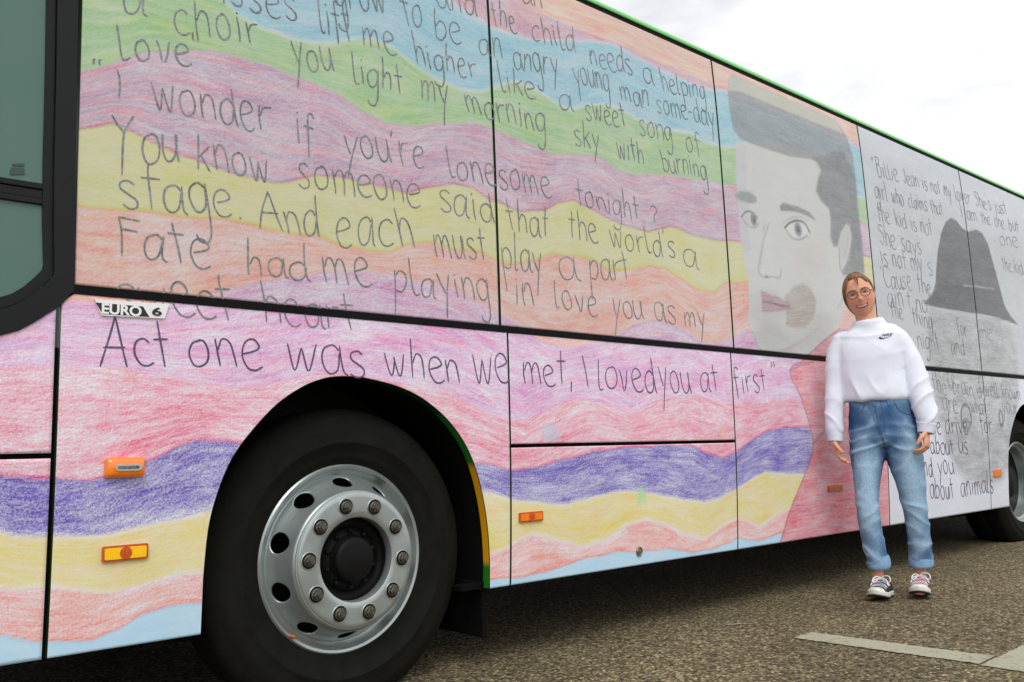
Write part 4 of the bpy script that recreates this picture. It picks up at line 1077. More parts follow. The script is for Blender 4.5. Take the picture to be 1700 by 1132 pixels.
LINES = [
 [('an',2.490,2.685,2.612,2.703,.05), ('and',2.024,2.519,2.228,2.537,.07), ('the',2.313,2.530,2.446,2.537,.075), ('child',2.535,2.529,2.804,2.547,.075), ('needs',2.895,2.518,3.183,2.548,.075), ('a',3.265,2.533,3.346,2.539,.07), ('helping',3.404,2.524,3.767,2.575,.07)],
 [('grow',1.569,2.374,1.790,2.404,.085), ('to',1.864,2.395,1.959,2.397,.08), ('be',2.012,2.382,2.149,2.398,.08), ('an',2.235,2.382,2.364,2.401,.075), ('angry',2.419,2.375,2.684,2.407,.075), ('young',2.780,2.399,3.014,2.417,.075), ('man',3.086,2.395,3.296,2.414,.07), ('some-day',3.353,2.403,3.820,2.440,.07)],
 [('kisses',1.086,2.243,1.427,2.260,.085), ('lift',1.512,2.251,1.638,2.255,.085), ('me',1.685,2.251,1.830,2.261,.075), ('higher',1.917,2.245,2.216,2.266,.068,1.85), ('like',2.336,2.254,2.535,2.265,.075), ('a',2.676,2.254,2.762,2.267,.07), ('sweet',2.841,2.252,3.113,2.275,.07), ('song',3.210,2.262,3.455,2.277,.07), ('of',3.562,2.256,3.686,2.263,.07)],
 [('a',0.856,2.104,0.926,2.118,.09), ('choir',1.006,2.099,1.289,2.137,.075,1.38), ('you',1.406,2.097,1.562,2.120,.08), ('light',1.642,2.106,1.859,2.119,.068,1.95), ('my',1.940,2.116,2.072,2.127,.075), ('morning',2.155,2.116,2.589,2.127,.075), ('sky',2.762,2.108,2.925,2.128,.07), ('with',3.040,2.110,3.227,2.118,.07), ('burning',3.360,2.118,3.716,2.133,.07)],
 [('Love"',0.841,1.965,1.103,2.009,.066,1.7)],
 [('"',0.775,1.879,0.808,1.884,.045,1.75), ('I',0.839,1.841,0.862,1.847,.06,1.5), ('wonder',0.946,1.832,1.326,1.854,.085,1.42), ('if',1.419,1.831,1.491,1.817,.085), ("you're",1.601,1.827,1.949,1.844,.08), ('lonesome',2.058,1.835,2.600,1.848,.08), ('tonight',2.755,1.842,3.172,1.837,.068,1.9), ('?',3.251,1.812,3.318,1.816,.075)],
 [('You',0.843,1.653,1.027,1.687,.090), ('know',1.081,1.682,1.322,1.681,.078,1.42), ('someone',1.425,1.687,1.922,1.700,.08), ('said',2.011,1.693,2.280,1.690,.08), ('that',2.349,1.671,2.586,1.675,.072,1.9), ('the',2.698,1.691,2.877,1.689,.08), ("world's",2.958,1.684,3.419,1.692,.075), ('a',3.477,1.670,3.591,1.662,.085)],
 [('stage.',0.855,1.527,1.236,1.544,.088), ('And',1.283,1.521,1.505,1.533,.078), ('each',1.564,1.507,1.891,1.537,.094,1.35), ('must',1.981,1.522,2.237,1.535,.08), ('play',2.316,1.506,2.533,1.514,.08,1.8), ('a',2.629,1.507,2.734,1.515,.09), ('part',2.816,1.514,3.077,1.547,.085)],
 [('Fate',0.855,1.378,1.126,1.374,.080,1.5), ('had',1.245,1.371,1.459,1.375,.062,2.1), ('me',1.515,1.375,1.709,1.374,.085), ('playing',1.799,1.368,2.249,1.370,.075), ('in',2.377,1.367,2.485,1.375,.085), ('love',2.594,1.377,2.856,1.373,.078), ('you',2.952,1.370,3.151,1.378,.08), ('as',3.237,1.387,3.395,1.374,.085), ('my',3.458,1.367,3.630,1.373,.075)],
 [('sweet',0.856,1.213,1.201,1.221,.088), ('heart',1.298,1.228,1.637,1.222,.082)],
]
for ln in LINES:
    for wd_ in ln: write('handwritten_word', [wd_], PEN_UP)
for wd_ in [('Act',0.814,1.066,1.012,1.070,.072,1.9), ('one',1.065,1.075,1.295,1.076,.085), ('was',1.382,1.068,1.678,1.067,.095), ('when',1.761,1.068,2.086,1.060,.085), ('we',2.152,1.062,2.336,1.058,.10), ('met,',2.406,1.063,2.686,1.059,.085), ('I',2.758,1.056,2.780,1.056,.085), ('loved',2.836,1.053,3.223,1.046,.09), ('you',3.245,1.055,3.477,1.052,.10), ('at',3.557,1.054,3.703,1.064,.085), ('first',3.833,1.055,4.120,1.077,.085), ('"',4.176,1.072,4.228,1.073,.10)]: write('handwritten_word', [wd_], PEN_LOW)

for wd_ in [('we',6.034,0.840,6.180,0.835,.075), ('drive',6.255,0.838,6.620,0.836,.085), ('for',6.841,0.843,7.049,0.842,.08),
  ('about',6.005,0.707,6.359,0.699,.075), ('us',6.447,0.701,6.597,0.698,.075),
  ('and',5.823,0.570,6.016,0.566,.080), ('you',6.099,0.579,6.342,0.566,.080),
  ('about',5.967,0.422,6.327,0.410,.088), ('animals',6.444,0.412,7.009,0.413,.088)]: write('handwritten_word', [wd_], PEN_LOW, pw=.0075)
faint = write('faint_handwriting', [
  ('"Billie',5.547,2.506,5.905,2.524,.075), ('Jean',5.977,2.529,6.217,2.538,.07), ('is',6.273,2.540,6.351,2.545,.07), ('not',6.410,2.546,6.570,2.552,.07), ('my',6.631,2.554,6.756,2.557,.07), ('lover',6.820,2.559,7.108,2.575,.07), ("She's",7.199,2.576,7.506,2.583,.07), ('just',7.580,2.585,7.837,2.601,.07),
  ('girl',5.537,2.352,5.712,2.362,.075), ('who',5.772,2.363,5.937,2.366,.07), ('claims',6.010,2.374,6.308,2.384,.07), ('that',6.366,2.385,6.566,2.395,.07), ('I',6.887,2.427,6.919,2.427,.07), ('am',6.996,2.430,7.179,2.444,.07), ('the',7.271,2.444,7.451,2.456,.07), ('one',7.537,2.460,7.738,2.470,.07), ('but',7.842,2.475,8.056,2.486,.07),
  ('the',5.546,2.198,5.712,2.203,.08), ('kid',5.788,2.202,5.954,2.207,.075), ('is',6.016,2.207,6.099,2.211,.075), ('not',6.163,2.212,6.344,2.216,.075), ('one',7.592,2.325,7.982,2.348,.08),
  ('She',5.540,2.047,5.755,2.048,.085), ('says',5.840,2.047,6.136,2.052,.085), ('the',7.579,2.119,7.782,2.128,.075), ('kid',7.834,2.129,8.031,2.131,.075),
  ('is',5.530,1.916,5.619,1.915,.085), ('not',5.686,1.919,5.883,1.922,.085), ('my',5.954,1.922,6.125,1.921,.085), ('s',6.209,1.922,6.275,1.925,.085),
  ("'Cause",5.519,1.775,5.933,1.786,.085), ('the',6.023,1.786,6.225,1.785,.08),
  ("ain't",5.569,1.656,5.906,1.654,.085), ('no',5.968,1.655,6.140,1.653,.085),
  ('the',5.602,1.574,5.769,1.575,.075), ('thing',5.902,1.549,6.200,1.542,.08), ('for',6.598,1.536,6.762,1.529,.08), ('me',6.980,1.539,7.226,1.532,.08),
  ('night',5.943,1.400,6.272,1.398,.08), ('and',6.466,1.396,6.689,1.395,.07),
  ('the',6.111,1.115,6.316,1.107,.080), ('brain',6.424,1.114,6.769,1.104,.075), ('is',6.832,1.101,6.917,1.099,.07), ('well',6.985,1.104,7.232,1.101,.07), ('known',7.303,1.102,7.666,1.095,.07),
  ('are',6.246,0.992,6.475,0.973,.085), ('what',6.701,0.988,6.975,0.964,.075), ('your',7.277,0.993,7.586,0.977,.075)], PEN_GREY, pw=.0065)
faint['kind'] = 'stuff'

# ------------------------------------------------------------------ the person
person = empty('person', (4.620,-0.400,0), 'smiling woman in white sweatshirt, rolled blue jeans and odd coloured sneakers leaning on the bus', 'person')
VD = [0.90138, 0.43303]
person.rotation_euler = (0, 0, math.atan2(-VD[0], VD[1]))
# local axes: x to her left hand, y away from where she looks, z up
WHITE_KNIT = mat('white_sweatshirt_knit', rgb(226, 231, 243), .9, noise=.03, nscale=9, bump=.25, bscale=420, spec=.15)

HC = Vector((-0.101,0.055,1.583))
HEAD = Matrix.Translation(HC) @ Matrix.Rotation(math.radians(-11), 4, 'Y') @ Matrix.Rotation(math.radians(3), 4, 'X')
HINV = HEAD.inverted()
def head_pt(dx, dy, dz):
    """point of the head's skin in the direction (dx, dy, dz), in head axes (face towards -y)"""
    x, y, z = .0755 * dx, .096 * dy, (.116 if dz > 0 else .123) * dz
    f = max(0., -dy)
    if z < 0:
        t = -z / .123
        x *= 1 - .27 * t ** 1.9 * (.45 + .55 * f); y = y * (1 - .10 * t) - .012 * t * f
        if dy > 0: y *= 1 - .32 * t ** 1.5
    else:
        y *= 1 + .04 * z / .116
        x *= 1.0 - .02 * z / .116
    if f > 0:
        y += .010 * f ** 3 * (1 - abs(dz))                       # flatter face
        g = lambda cx, cz, sx, sz: math.exp(-((x - cx) / sx) ** 2 - ((z - cz) / sz) ** 2) * f
        y -= .021 * g(0, -.030, .0105, .013) + .013 * g(0, -.010, .008, .020)      # nose
        y -= .004 * (g(.011, -.034, .006, .006) + g(-.011, -.034, .006, .006))
        y += .009 * (g(.031, .006, .017, .012) + g(-.031, .006, .017, .012))         # eye sockets
        y -= .004 * (g(.03, .026, .024, .008) + g(-.03, .026, .024, .008))           # brows
        y -= .006 * (g(.040, -.032, .016, .016) + g(-.040, -.032, .016, .016))       # cheeks lifted by the smile
        y -= .007 * g(0, -.060, .024, .012) - .004 * g(0, -.0605, .020, .0028)
        y -= .008 * g(0, -.104, .020, .014)                                          # chin
    return Vector((x, y, z))
def head_grid(bm, fn, nu=80, nv=56):
    R = []
    for j in range(1, nv):
        th = math.pi * j / nv
        R.append([bm.verts.new(fn(math.sin(th) * math.sin(2 * math.pi * i / nu), -math.sin(th) * math.cos(2 * math.pi * i / nu), math.cos(th))) for i in range(nu)])
    a, b = bm.verts.new(fn(0, 0, 1)), bm.verts.new(fn(0, 0, -1))
    for i in range(nu):
        k = (i + 1) % nu
        bm.faces.new((a, R[0][i], R[0][k])); bm.faces.new((b, R[-1][k], R[-1][i]))
        for j in range(len(R) - 1): bm.faces.new((R[j][i], R[j + 1][i], R[j + 1][k], R[j][k]))

def hand(bm, W, d, s, n, curl, spread=.0):
    W, d, s, n = Vector(W), Vector(d).normalized(), Vector(s), Vector(n)
    s = (s - d * s.dot(d)).normalized(); n = (n - d * n.dot(d) - s * n.dot(s)).normalized()
    tube(bm, [W - d * .03, W, W + d * .03, W + d * .062, W + d * .086], [(.021, .026), (.018, .025), (.015, .034), (.0145, .039), (.010, .036)], 16, 4, s)
    for i, (L_, r) in enumerate(((.070, .0083), (.078, .0087), (.072, .0082), (.056, .0072))):
        p = W + d * (.078 if i in (1, 2) else .072) + s * (.0285 - .019 * i)
        a = .12; P = [p - d * .02, p]; Rr = [r * 1.05, r * 1.1]
        for k, fr in enumerate((.44, .31, .25)):
            a += curl * (.75, 1.1, .8)[k] * (1 + .10 * i)
            dd = d * math.cos(a) + n * math.sin(a) + s * (spread * (1.5 - i))
            p = p + dd.normalized() * (L_ * fr); P.append(p.copy()); Rr.append(r * (1.0, .93, .72)[k])
        tube(bm, P, Rr, 10, 3, s)
    p = W + d * .018 + s * .024
    q = p + (d * .62 + s * .62 + n * .30).normalized() * .036
    t = q + (d * .85 + s * .18 + n * .45).normalized() * .028
    e = t + (d * .85 - s * .05 + n * .5).normalized() * .020
    tube(bm, [p - d * .01, p, q, t, e], [.014, .0145, .0115, .0095, .0065], 10, 3, n)

# --- body: one continuous skin
bm = bmesh.new()
head_grid(bm, lambda a, b, c: HEAD @ head_pt(a, b, c))
for sx in (-1, 1):                                       # ears
    s = bmesh.ops.create_uvsphere(bm, u_segments=14, v_segments=10, radius=1)['verts']
    bmesh.ops.scale(bm, vec=(.009, .017, .031), verts=s)
    bmesh.ops.rotate(bm, verts=s, cent=(0, 0, 0), matrix=Matrix.Rotation(sx * .35, 3, 'Z'))
    bmesh.ops.translate(bm, verts=s, vec=(sx * .073, .012, -.006)); bmesh.ops.transform(bm, matrix=HEAD, space=Matrix(), verts=s)
tube(bm, [(-0.088,0.075,1.537), (-0.077,0.082,1.472), (-0.066,0.088,1.406), (-0.062,0.090,1.340)], [(.052, .055), (.053, .056), (.060, .060), (.08, .07)], 20)
tube(bm, [(-0.061,0.090,1.396), (-0.064,0.090,1.357), (-0.070,0.085,1.259), (-0.067,0.085,1.129), (-0.054,0.088,1.016), (-0.041,0.090,0.903), (-0.033,0.090,0.791)], [(.08, .05), (.115, .065), (.125, .08), (.115, .078), (.110, .075), (.135, .085), (.115, .075)], 28)
tube(bm, [(-0.165,0.085,1.298), (-0.237,0.080,1.223), (-0.261,0.070,1.089), (-0.269,0.055,0.943), (-0.273,0.040,0.820)], [.042, .040, .034, .030, .021], 16)
tube(bm, [(0.028,0.085,1.298), (0.117,0.085,1.215), (0.154,0.070,1.085), (0.173,0.045,0.957), (0.173,0.020,0.851)], [.042, .040, .034, .030, .021], 16)
hand(bm, (-0.274,0.038,0.811), (.16, -.16, -.97), (-.12, -1, .1), (1, -.1, .1), .34)
hand(bm, (0.172,0.018,0.845), (-.03, -.25, -.97), (-.25, -1, 0), (-1, .25, .15), .62)
ANK_L, ANK_R = Vector((-0.111,0.055,0.086)), Vector((0.087,0.165,0.089))
tube(bm, [(-0.100,0.085,0.905), (-0.119,0.075,0.714), (-0.134,0.040,0.480), (-0.122,0.050,0.308), (-0.109,0.055,0.153), tuple(ANK_L + Vector((0, 0, -.045)))], [.070, .066, .044, .042, .031, .030], 18)
tube(bm, [(0.030,0.088,0.900), (0.055,0.088,0.710), (0.093,0.098,0.466), (0.099,0.130,0.303), (0.098,0.160,0.161), tuple(ANK_R + Vector((0, 0, -.045)))], [.070, .066, .044, .042, .031, .030], 18)
def foot_frame(toe, heel):
    t, h = Vector((toe[0], toe[1], 0)), Vector((heel[0], heel[1], 0)); f = (t - h).normalized()
    return h, f, Vector((f.y, -f.x, 0))
FT = [foot_frame((-.122, -.135), (-.066, .105)), foot_frame((.082, -.030), (.098, .218))]
for (h, f, s), an in zip(FT, (ANK_L, ANK_R)):
    tube(bm, [tuple(h + f * .04 + Vector((0, 0, .05))), tuple(h + f * .10 + Vector((0, 0, .05))), tuple(h + f * .19 + Vector((0, 0, .035))), tuple(h + f * .22 + Vector((0, 0, .03)))], [(.028, .03), (.03, .03), (.034, .016), (.02, .008)], 14, 4, (0, 0, 1))
me = fuse(bm, .0034, 3, .5)
C = coords(me)
hc = np.array([list(HINV @ Vector(v)) for v in C])
base = np.tile(np.array(rgb(216, 157, 127)[:3]), (len(C), 1))
var = np.array([mnoise.noise((v[0] * 30, v[1] * 30, v[2] * 30)) for v in C])[:, None]
base = base * (1 + .08 * var)
def tint(k, c):
    global base
    k = k[:, None]; base = base * (1 - k) + np.array(rgb(*c)[:3]) * k
front = (hc[:, 1] < -.04) & (np.abs(hc[:, 0]) < .08) & (np.abs(hc[:, 2]) < .13)
X, Z_ = hc[:, 0], hc[:, 2]
fr_ = front.astype(float)
for sx in (-1, 1):
    tint(fr_ * .5 * np.exp(-((X - sx * .040) / .016) ** 2 - ((Z_ + .030) / .014) ** 2), (222, 130, 112))
    tint(fr_ * sstep(1.25, .75, np.hypot((X - sx * .031) / .020, (Z_ - .0255 + .9 * (np.abs(X) - .031) ** 2 * 10) / .0040)) * .8, (96, 62, 42))
    tint(fr_ * sstep(1.3, .7, np.hypot((X - sx * .031) / .0165, (Z_ - .0055) / .0075)) * .7, (112, 70, 58))  # shade around the eyes painted into the skin colour
tint(fr_ * .35 * np.exp(-(X / .012) ** 2 - ((Z_ + .032) / .010) ** 2), (225, 125, 108))
mz = -.0665 + 9 * X ** 2
inm = sstep(.033, .029, np.abs(X)) * fr_
tint(inm * sstep(.0098, .0076, np.abs(Z_ - mz + .0008)) , (176, 74, 74))
tint(inm * sstep(.027, .021, np.abs(X)) * sstep(.0040, .0024, np.abs(Z_ - mz - .0006)), (228, 210, 200))
tint(fr_ * .30 * np.exp(-(X / .02) ** 2 - ((Z_ + .086) / .005) ** 2), (196, 132, 108))
set_col(me, 'Skin', base)
SK = bpy.data.materials.new('skin'); SK.use_nodes = True
_t = SK.node_tree; _b = _t.nodes['Principled BSDF']; _v = _t.nodes.new('ShaderNodeVertexColor'); _v.layer_name = 'Skin'
_t.links.new(_v.outputs[0], _b.inputs['Base Color']); _b.inputs['Roughness'].default_value = .5; _b.inputs['Specular IOR Level'].default_value = .35
_b.inputs['Subsurface Weight'].default_value = .12; _b.inputs['Subsurface Radius'].default_value = (.01, .004, .002); _b.inputs['Subsurface Scale'].default_value = 1
body = link_mesh('body', me, SK, person, True)
body['label'] = 'fair skin with flushed cheeks and a broad open smile'
# eyes
EYEW = mat('eye_white', rgb(196, 186, 180), .35)
EYED = mat('iris', rgb(38, 33, 30), .25)
for sx in (-1, 1):
    bm = bmesh.new(); ball(bm, (0, 0, 0), .0108, 18)
    bmesh.ops.scale(bm, vec=(1.12, 1, .44), verts=bm.verts)
    for f in bm.faces:
        c = f.calc_center_median()
        if c.y < -.007 and math.hypot(c.x, c.z) < .0086: f.material_index = 1
    p = head_pt(*Vector((sx * .031 / .0725, -.90, .0055 / .116)).normalized())
    bmesh.ops.translate(bm, verts=bm.verts, vec=(sx * .031, p.y + .0062, .0055))
    bmesh.ops.transform(bm, matrix=HEAD, space=Matrix(), verts=bm.verts)
    obj('eye', bm, [EYEW, EYED], body, True)

# hair: combed back from a parting, ending below the skin where the face is bare
def hair_fn(dx, dy, dz):
    p = head_pt(dx, dy, dz)
    az = math.atan2(dx, -dy)                              # 0 at the face, +-pi at the back
    side = abs(az)
    line = .735 + .04 * math.cos(az * 2) - .50 * sstep(.62, 1.15, np.array([side]))[0] - .98 * sstep(1.15, 1.75, np.array([side]))[0]
    if az > 0: line += .34 * sstep(.8, 1.2, np.array([side]))[0] * (1 - sstep(1.9, 2.3, np.array([side]))[0])
    else: line -= .22 * sstep(.75, 1.1, np.array([side]))[0]
    k = sstep(line - .10, line + .10, np.array([dz]))[0]
    th = .002 + .012 * max(0, dz) + .012 * max(0, dy) + .003 * (1 - abs(dz)) * (abs(dx))
    st = mnoise.noise((az * 9 + dz * 1.2, dz * 2.2, 1.7)) * .0035 + mnoise.noise((az * 26, dz * 3, 4)) * .0015
    if dz > 1.6: st -= .004 * math.exp(-((dx - .10) / .05) ** 2) * (1 if dy < .4 else 0)
    off = -.006 + k * (th + .006 + st)
    return HEAD @ (p + Vector((dx, dy, dz)) * off)
bm = bmesh.new(); head_grid(bm, hair_fn, 140, 90)
HM = bpy.data.materials.new('brown_hair'); HM.use_nodes = True
_t = HM.node_tree; _b = _t.nodes['Principled BSDF']; _b.inputs['Roughness'].default_value = .45
_c = _t.nodes.new('ShaderNodeTexCoord'); _m = _t.nodes.new('ShaderNodeMapping'); _m.inputs['Scale'].default_value = (160, 60, 60)
_n = _t.nodes.new('ShaderNodeTexNoise'); _n.inputs['Scale'].default_value = 1; _n.inputs['Detail'].default_value = 4
_r = _t.nodes.new('ShaderNodeValToRGB'); _r.color_ramp.elements[0].position = .3; _r.color_ramp.elements[1].position = .72
_r.color_ramp.elements[0].color = rgb(50, 29, 17); _r.color_ramp.elements[1].color = rgb(156, 108, 64)
_t.links.new(_c.outputs['Object'], _m.inputs[0]); _t.links.new(_m.outputs[0], _n.inputs['Vector']); _t.links.new(_n.outputs['Fac'], _r.inputs[0]); _t.links.new(_r.outputs[0], _b.inputs['Base Color'])
hair = obj('hair', bm, HM, person, True)
bm = bmesh.new()
def hs_(*p): return [tuple(HEAD @ Vector(q)) for q in p]
tube(bm, hs_((.012, -.070, .098), (.012, -.092, .078), (.008, -.099, .058), (.007, -.100, .040)), [.0035, .0042, .003, .0008], 8, 4)
tube(bm, hs_((.006, -.072, .099), (.002, -.090, .082), (.000, -.097, .066)), [.003, .003, .0008], 8, 4)
obj('loose_strand', bm, HM, hair, True)
bm = bmesh.new()
tube(bm, hs_((-.060, -.045, .060), (-.071, -.035, .02), (-.074, -.026, -.02), (-.070, -.022, -.05)), [.006, .008, .007, .002], 8, 4)
tube(bm, hs_((-.064, -.040, .055), (-.069, -.044, .015), (-.068, -.044, -.02)), [.003, .003, .001], 8, 4)
obj('loose_strand', bm, HM, hair, True)
bm = bmesh.new(); s_ = HEAD @ Vector((0, .118, -.01)); ball(bm, s_, (.032, .03, .034)); obj('hair_bun', bm, HM, hair, True)

# glasses
WIRE = mat('dark_wire', rgb(52, 40, 36), .35, metal=.5)
bm = bmesh.new(); gy = -.108
def ringpts(cx): return [tuple(HEAD @ Vector((cx + .0245 * math.cos(a), gy + abs(cx + .0245 * math.cos(a)) * .12, .001 + .0225 * math.sin(a)))) for a in np.linspace(0, 2 * math.pi, 29)]
for cx in (-.033, .033): tube(bm, ringpts(cx), [.0015] * 29, 6, 1, (0.02, 1, 0.03), cap=False)
tube(bm, hs_((-.0095, gy, .006), (0, gy - .003, .009), (.0095, gy, .006)), [.0016] * 3, 6, 3)
gl = obj('glasses', bm, WIRE, person, True)
for sx in (-1, 1):
    bm = bmesh.new(); tube(bm, hs_((sx * .057, gy + .008, .006), (sx * .070, -.07, .006), (sx * .0765, -.01, .006), (sx * .075, .02, -.004)), [.0016] * 4, 6, 4)
    obj('temple', bm, WIRE, gl, True)
LENS = bpy.data.materials.new('clear_lens'); LENS.use_nodes = True
_t = LENS.node_tree; _g = _t.nodes.new('ShaderNodeBsdfGlossy'); _g.inputs['Roughness'].default_value = .02; _tr = _t.nodes.new('ShaderNodeBsdfTransparent'); _tr.inputs[0].default_value = (.80, .79, .78, 1); _mx = _t.nodes.new('ShaderNodeMixShader'); _mx.inputs[0].default_value = .035
_t.links.new(_tr.outputs[0], _mx.inputs[1]); _t.links.new(_g.outputs[0], _mx.inputs[2]); _t.links.new(_mx.outputs[0], _t.nodes['Material Output'].inputs[0])
for cx in (-.033, .033):
    bm = bmesh.new(); bm.faces.new([bm.verts.new(p) for p in ringpts(cx)[:-1]]); obj('lens', bm, LENS, gl)

# --- sweatshirt
bm = bmesh.new()
tube(bm, [(-0.068,0.078,1.454), (-0.067,0.080,1.441), (-0.066,0.085,1.419), (-0.064,0.088,1.396), (-0.064,0.090,1.370), (-0.062,0.090,1.330), (-0.067,0.088,1.259), (-0.071,0.088,1.162), (-0.064,0.088,1.087), (-0.058,0.088,1.045), (-0.057,0.088,1.019), (-0.057,0.088,1.009)],
     [(.074, .076), (.083, .082), (.094, .085), (.145, .090), (.170, .100), (.182, .112), (.178, .125), (.176, .126), (.179, .130), (.180, .132), (.174, .126), (.154, .106)], 44, 5)
tube(bm, [(-0.152,0.090,1.353), (-0.202,0.089,1.343), (-0.239,0.080,1.243), (-0.257,0.070,1.105), (-0.267,0.055,0.975), (-0.272,0.047,0.897), (-0.272,0.043,0.862), (-0.272,0.041,0.843), (-0.274,0.038,0.807)],
     [.036, .056, .057, .054, .052, .050, .046, .037, .033], 24, 5)
tube(bm, [(0.021,0.090,1.360), (0.070,0.088,1.341), (0.123,0.085,1.221), (0.152,0.070,1.104), (0.171,0.050,1.007), (0.180,0.035,0.931), (0.182,0.028,0.897), (0.177,0.024,0.875), (0.172,0.020,0.842)],
     [.036, .057, .061, .061, .060, .055, .049, .039, .035], 24, 5)
me = fuse(bm, .007, 10, .5)
C = coords(me); Nn = normals(me)
eL, eR = Vector((-0.259,0.070,1.073)), Vector((0.163,0.060,1.052))
disp = np.zeros(len(C))
xL, xR = (-0.205,0.080,1.103)[0], (0.102,0.080,1.088)[0]
for i, v in enumerate(C):
    x, y, z = v
    def ridge(u, v_, q_): return (1 - min(1, abs(mnoise.noise((u, v_, q_))) * 2.4)) ** 2
    d = .006 * mnoise.noise((x * 5, y * 5, z * 3.2)) + .002 * mnoise.noise((x * 14 + 3, y * 12, z * 15))
    if x < xL and z < 1.34:
        m_ = .30 + .7 * math.exp(-((z - .90) / .09) ** 2) + .6 * math.exp(-((z - 1.12) / .08) ** 2)
        d += .0075 * (ridge(x * 9 + z * 7, y * 6, z * 6.5) - .3) * m_
    elif x > xR and z < 1.34:
        m_ = .30 + .9 * math.exp(-((z - 1.03) / .10) ** 2) + .5 * math.exp(-((z - .91) / .05) ** 2)
        d += .0090 * (ridge(x * 9 - z * 7.5 + 3, y * 6, z * 5.5) - .3) * m_
    else:
        lo_ = math.exp(-((z - 1.07) / .07) ** 2)
        d += .0065 * (ridge(x * 5 + z * 2.6, y * 2, z * 2.2 + 7) - .3) * (.35 + lo_ * .8)
        d += .0060 * (ridge(x * 3 - abs(z - 1.3) * 2, y * 2, z * 8 + 2) - .3) * math.exp(-((z - 1.33) / .07) ** 2)
        d += .0055 * (ridge(x * 9 + z * 3, y * 3, z * 4) - .3) * lo_
    disp[i] = d
set_coords(me, C + Nn * disp[:, None])
sweat = link_mesh('sweatshirt', me, WHITE_KNIT, person, True)
# ribbed cuffs and the collar edge
RIB = mat('white_rib', rgb(222, 227, 239), .9, noise=.03, nscale=60, spec=.15)
def rib(pts, rads, nm, up=(0, 1, 0), nrib=46, amp=.0012):
    bm = bmesh.new(); tube(bm, pts, rads, nrib * 2, 6, up, cap=False)
    bm.verts.ensure_lookup_table(); bm.normal_update()
    for i, v in enumerate(bm.verts): v.co += v.normal * (amp if i % 2 else -amp)
    o = obj(nm, bm, RIB, sweat, True); m_ = o.modifiers.new('t', 'SOLIDIFY'); m_.thickness = .003
    return o
rib([(-0.272,0.043,0.855), (-0.272,0.041,0.839), (-0.273,0.038,0.804)], [.0395, .0375, .0345], 'cuff')
rib([(0.179,0.026,0.885), (0.176,0.024,0.866), (0.171,0.020,0.835)], [.0425, .0395, .0365], 'cuff')
# emblem on the chest, laid on the cloth
bv = BVHTree.FromPolygons([tuple(v) for v in coords(me)], [tuple(p.vertices) for p in me.polygons])
def on_chest(px, pz, lift=.0018):
    h = bv.ray_cast(Vector((px, -1, pz)), Vector((0, 1, 0)))
    return (px, (h[0].y if h[0] else 0) - lift, pz)
INK = mat('black_print', rgb(30, 32, 42), .7)
e0, e1 = Vector((-0.018,-0.020,1.332)), Vector((0.049,-0.020,1.363))
ex_, ez_ = e1.x - e0.x, e1.z - e0.z
sw = [(0, .30), (.02, .12), (.08, .02), (.17, 0), (.30, .05), (.55, .20), (.80, .37), (1.0, .52)]
sl = [(.78, .40), (.55, .29), (.36, .215), (.24, .20), (.16, .235), (.12, .32), (.125, .46), (.05, .40)]
bm = bmesh.new()
up_ = catmull(sw, 3); lo_ = catmull([(0, .30), (.05, .44), (.12, .44), (.13, .30), (.2, .22), (.36, .22), (.6, .32), (1.0, .52)], 3)
n_ = min(len(up_), len(lo_)); lo_ = lo_[np.linspace(0, len(lo_) - 1, n_).astype(int)]; up_ = up_[np.linspace(0, len(up_) - 1, n_).astype(int)]
A_ = [bm.verts.new(on_chest(e0.x + p[0] * ex_, e0.z + p[1] * ez_)) for p in up_]; B_ = [bm.verts.new(on_chest(e0.x + p[0] * ex_, e0.z + p[1] * ez_)) for p in lo_]
for i in range(n_ - 1):
    try: bm.faces.new((A_[i], A_[i + 1], B_[i + 1], B_[i]))
    except ValueError: pass
emb = obj('chest_emblem', bm, INK, sweat)
tm = text_mesh('NIKE', 1, 0, .025); a = coords(tm); a = a - a.min(0); a /= np.maximum(a.max(0), 1e-6)
b_ = [on_chest(e0.x + (.22 + .72 * p[0] + .10 * p[1]) * ex_, e0.z + (.46 + .14 * p[0] + .44 * p[1]) * ez_, .0022) for p in a]
set_coords(tm, np.array(b_)); link_mesh('lettering', tm, INK, emb)

# --- jeans
bm = bmesh.new()
tube(bm, [(-0.045,0.088,1.051), (-0.044,0.088,1.025), (-0.037,0.090,0.960), (-0.033,0.092,0.887), (-0.029,0.092,0.813), (-0.026,0.092,0.769)], [(.142, .100), (.148, .104), (.162, .113), (.171, .118), (.170, .115), (.14, .09)], 36, 4)
tube(bm, [(-0.088,0.090,0.905), (-0.107,0.088,0.809), (-0.117,0.080,0.739), (-0.127,0.060,0.613), (-0.134,0.040,0.480), (-0.127,0.045,0.355), (-0.114,0.050,0.252), (-0.101,0.055,0.166)], [(.09, .10), (.094, .10), (.090, .095), (.070, .082), (.0585, .068), (.057, .064), (.055, .060), (.055, .060)], 28, 5)
tube(bm, [(0.036,0.090,0.900), (0.056,0.090,0.805), (0.060,0.090,0.735), (0.080,0.090,0.610), (0.093,0.100,0.466), (0.101,0.125,0.334), (0.106,0.145,0.240), (0.104,0.160,0.164)], [(.09, .10), (.094, .10), (.094, .097), (.077, .084), (.062, .070), (.058, .064), (.057, .062), (.057, .062)], 28, 5)
me = fuse(bm, .006, 5, .5)
C = coords(me); Nn = normals(me)
cx_ = (-0.025,0.080,0.737); kL, kR = (-0.134,0.040,0.470), (0.101,0.100,0.454)
disp = np.zeros(len(C)); wear_shade = np.zeros(len(C))
zc = cx_[2]
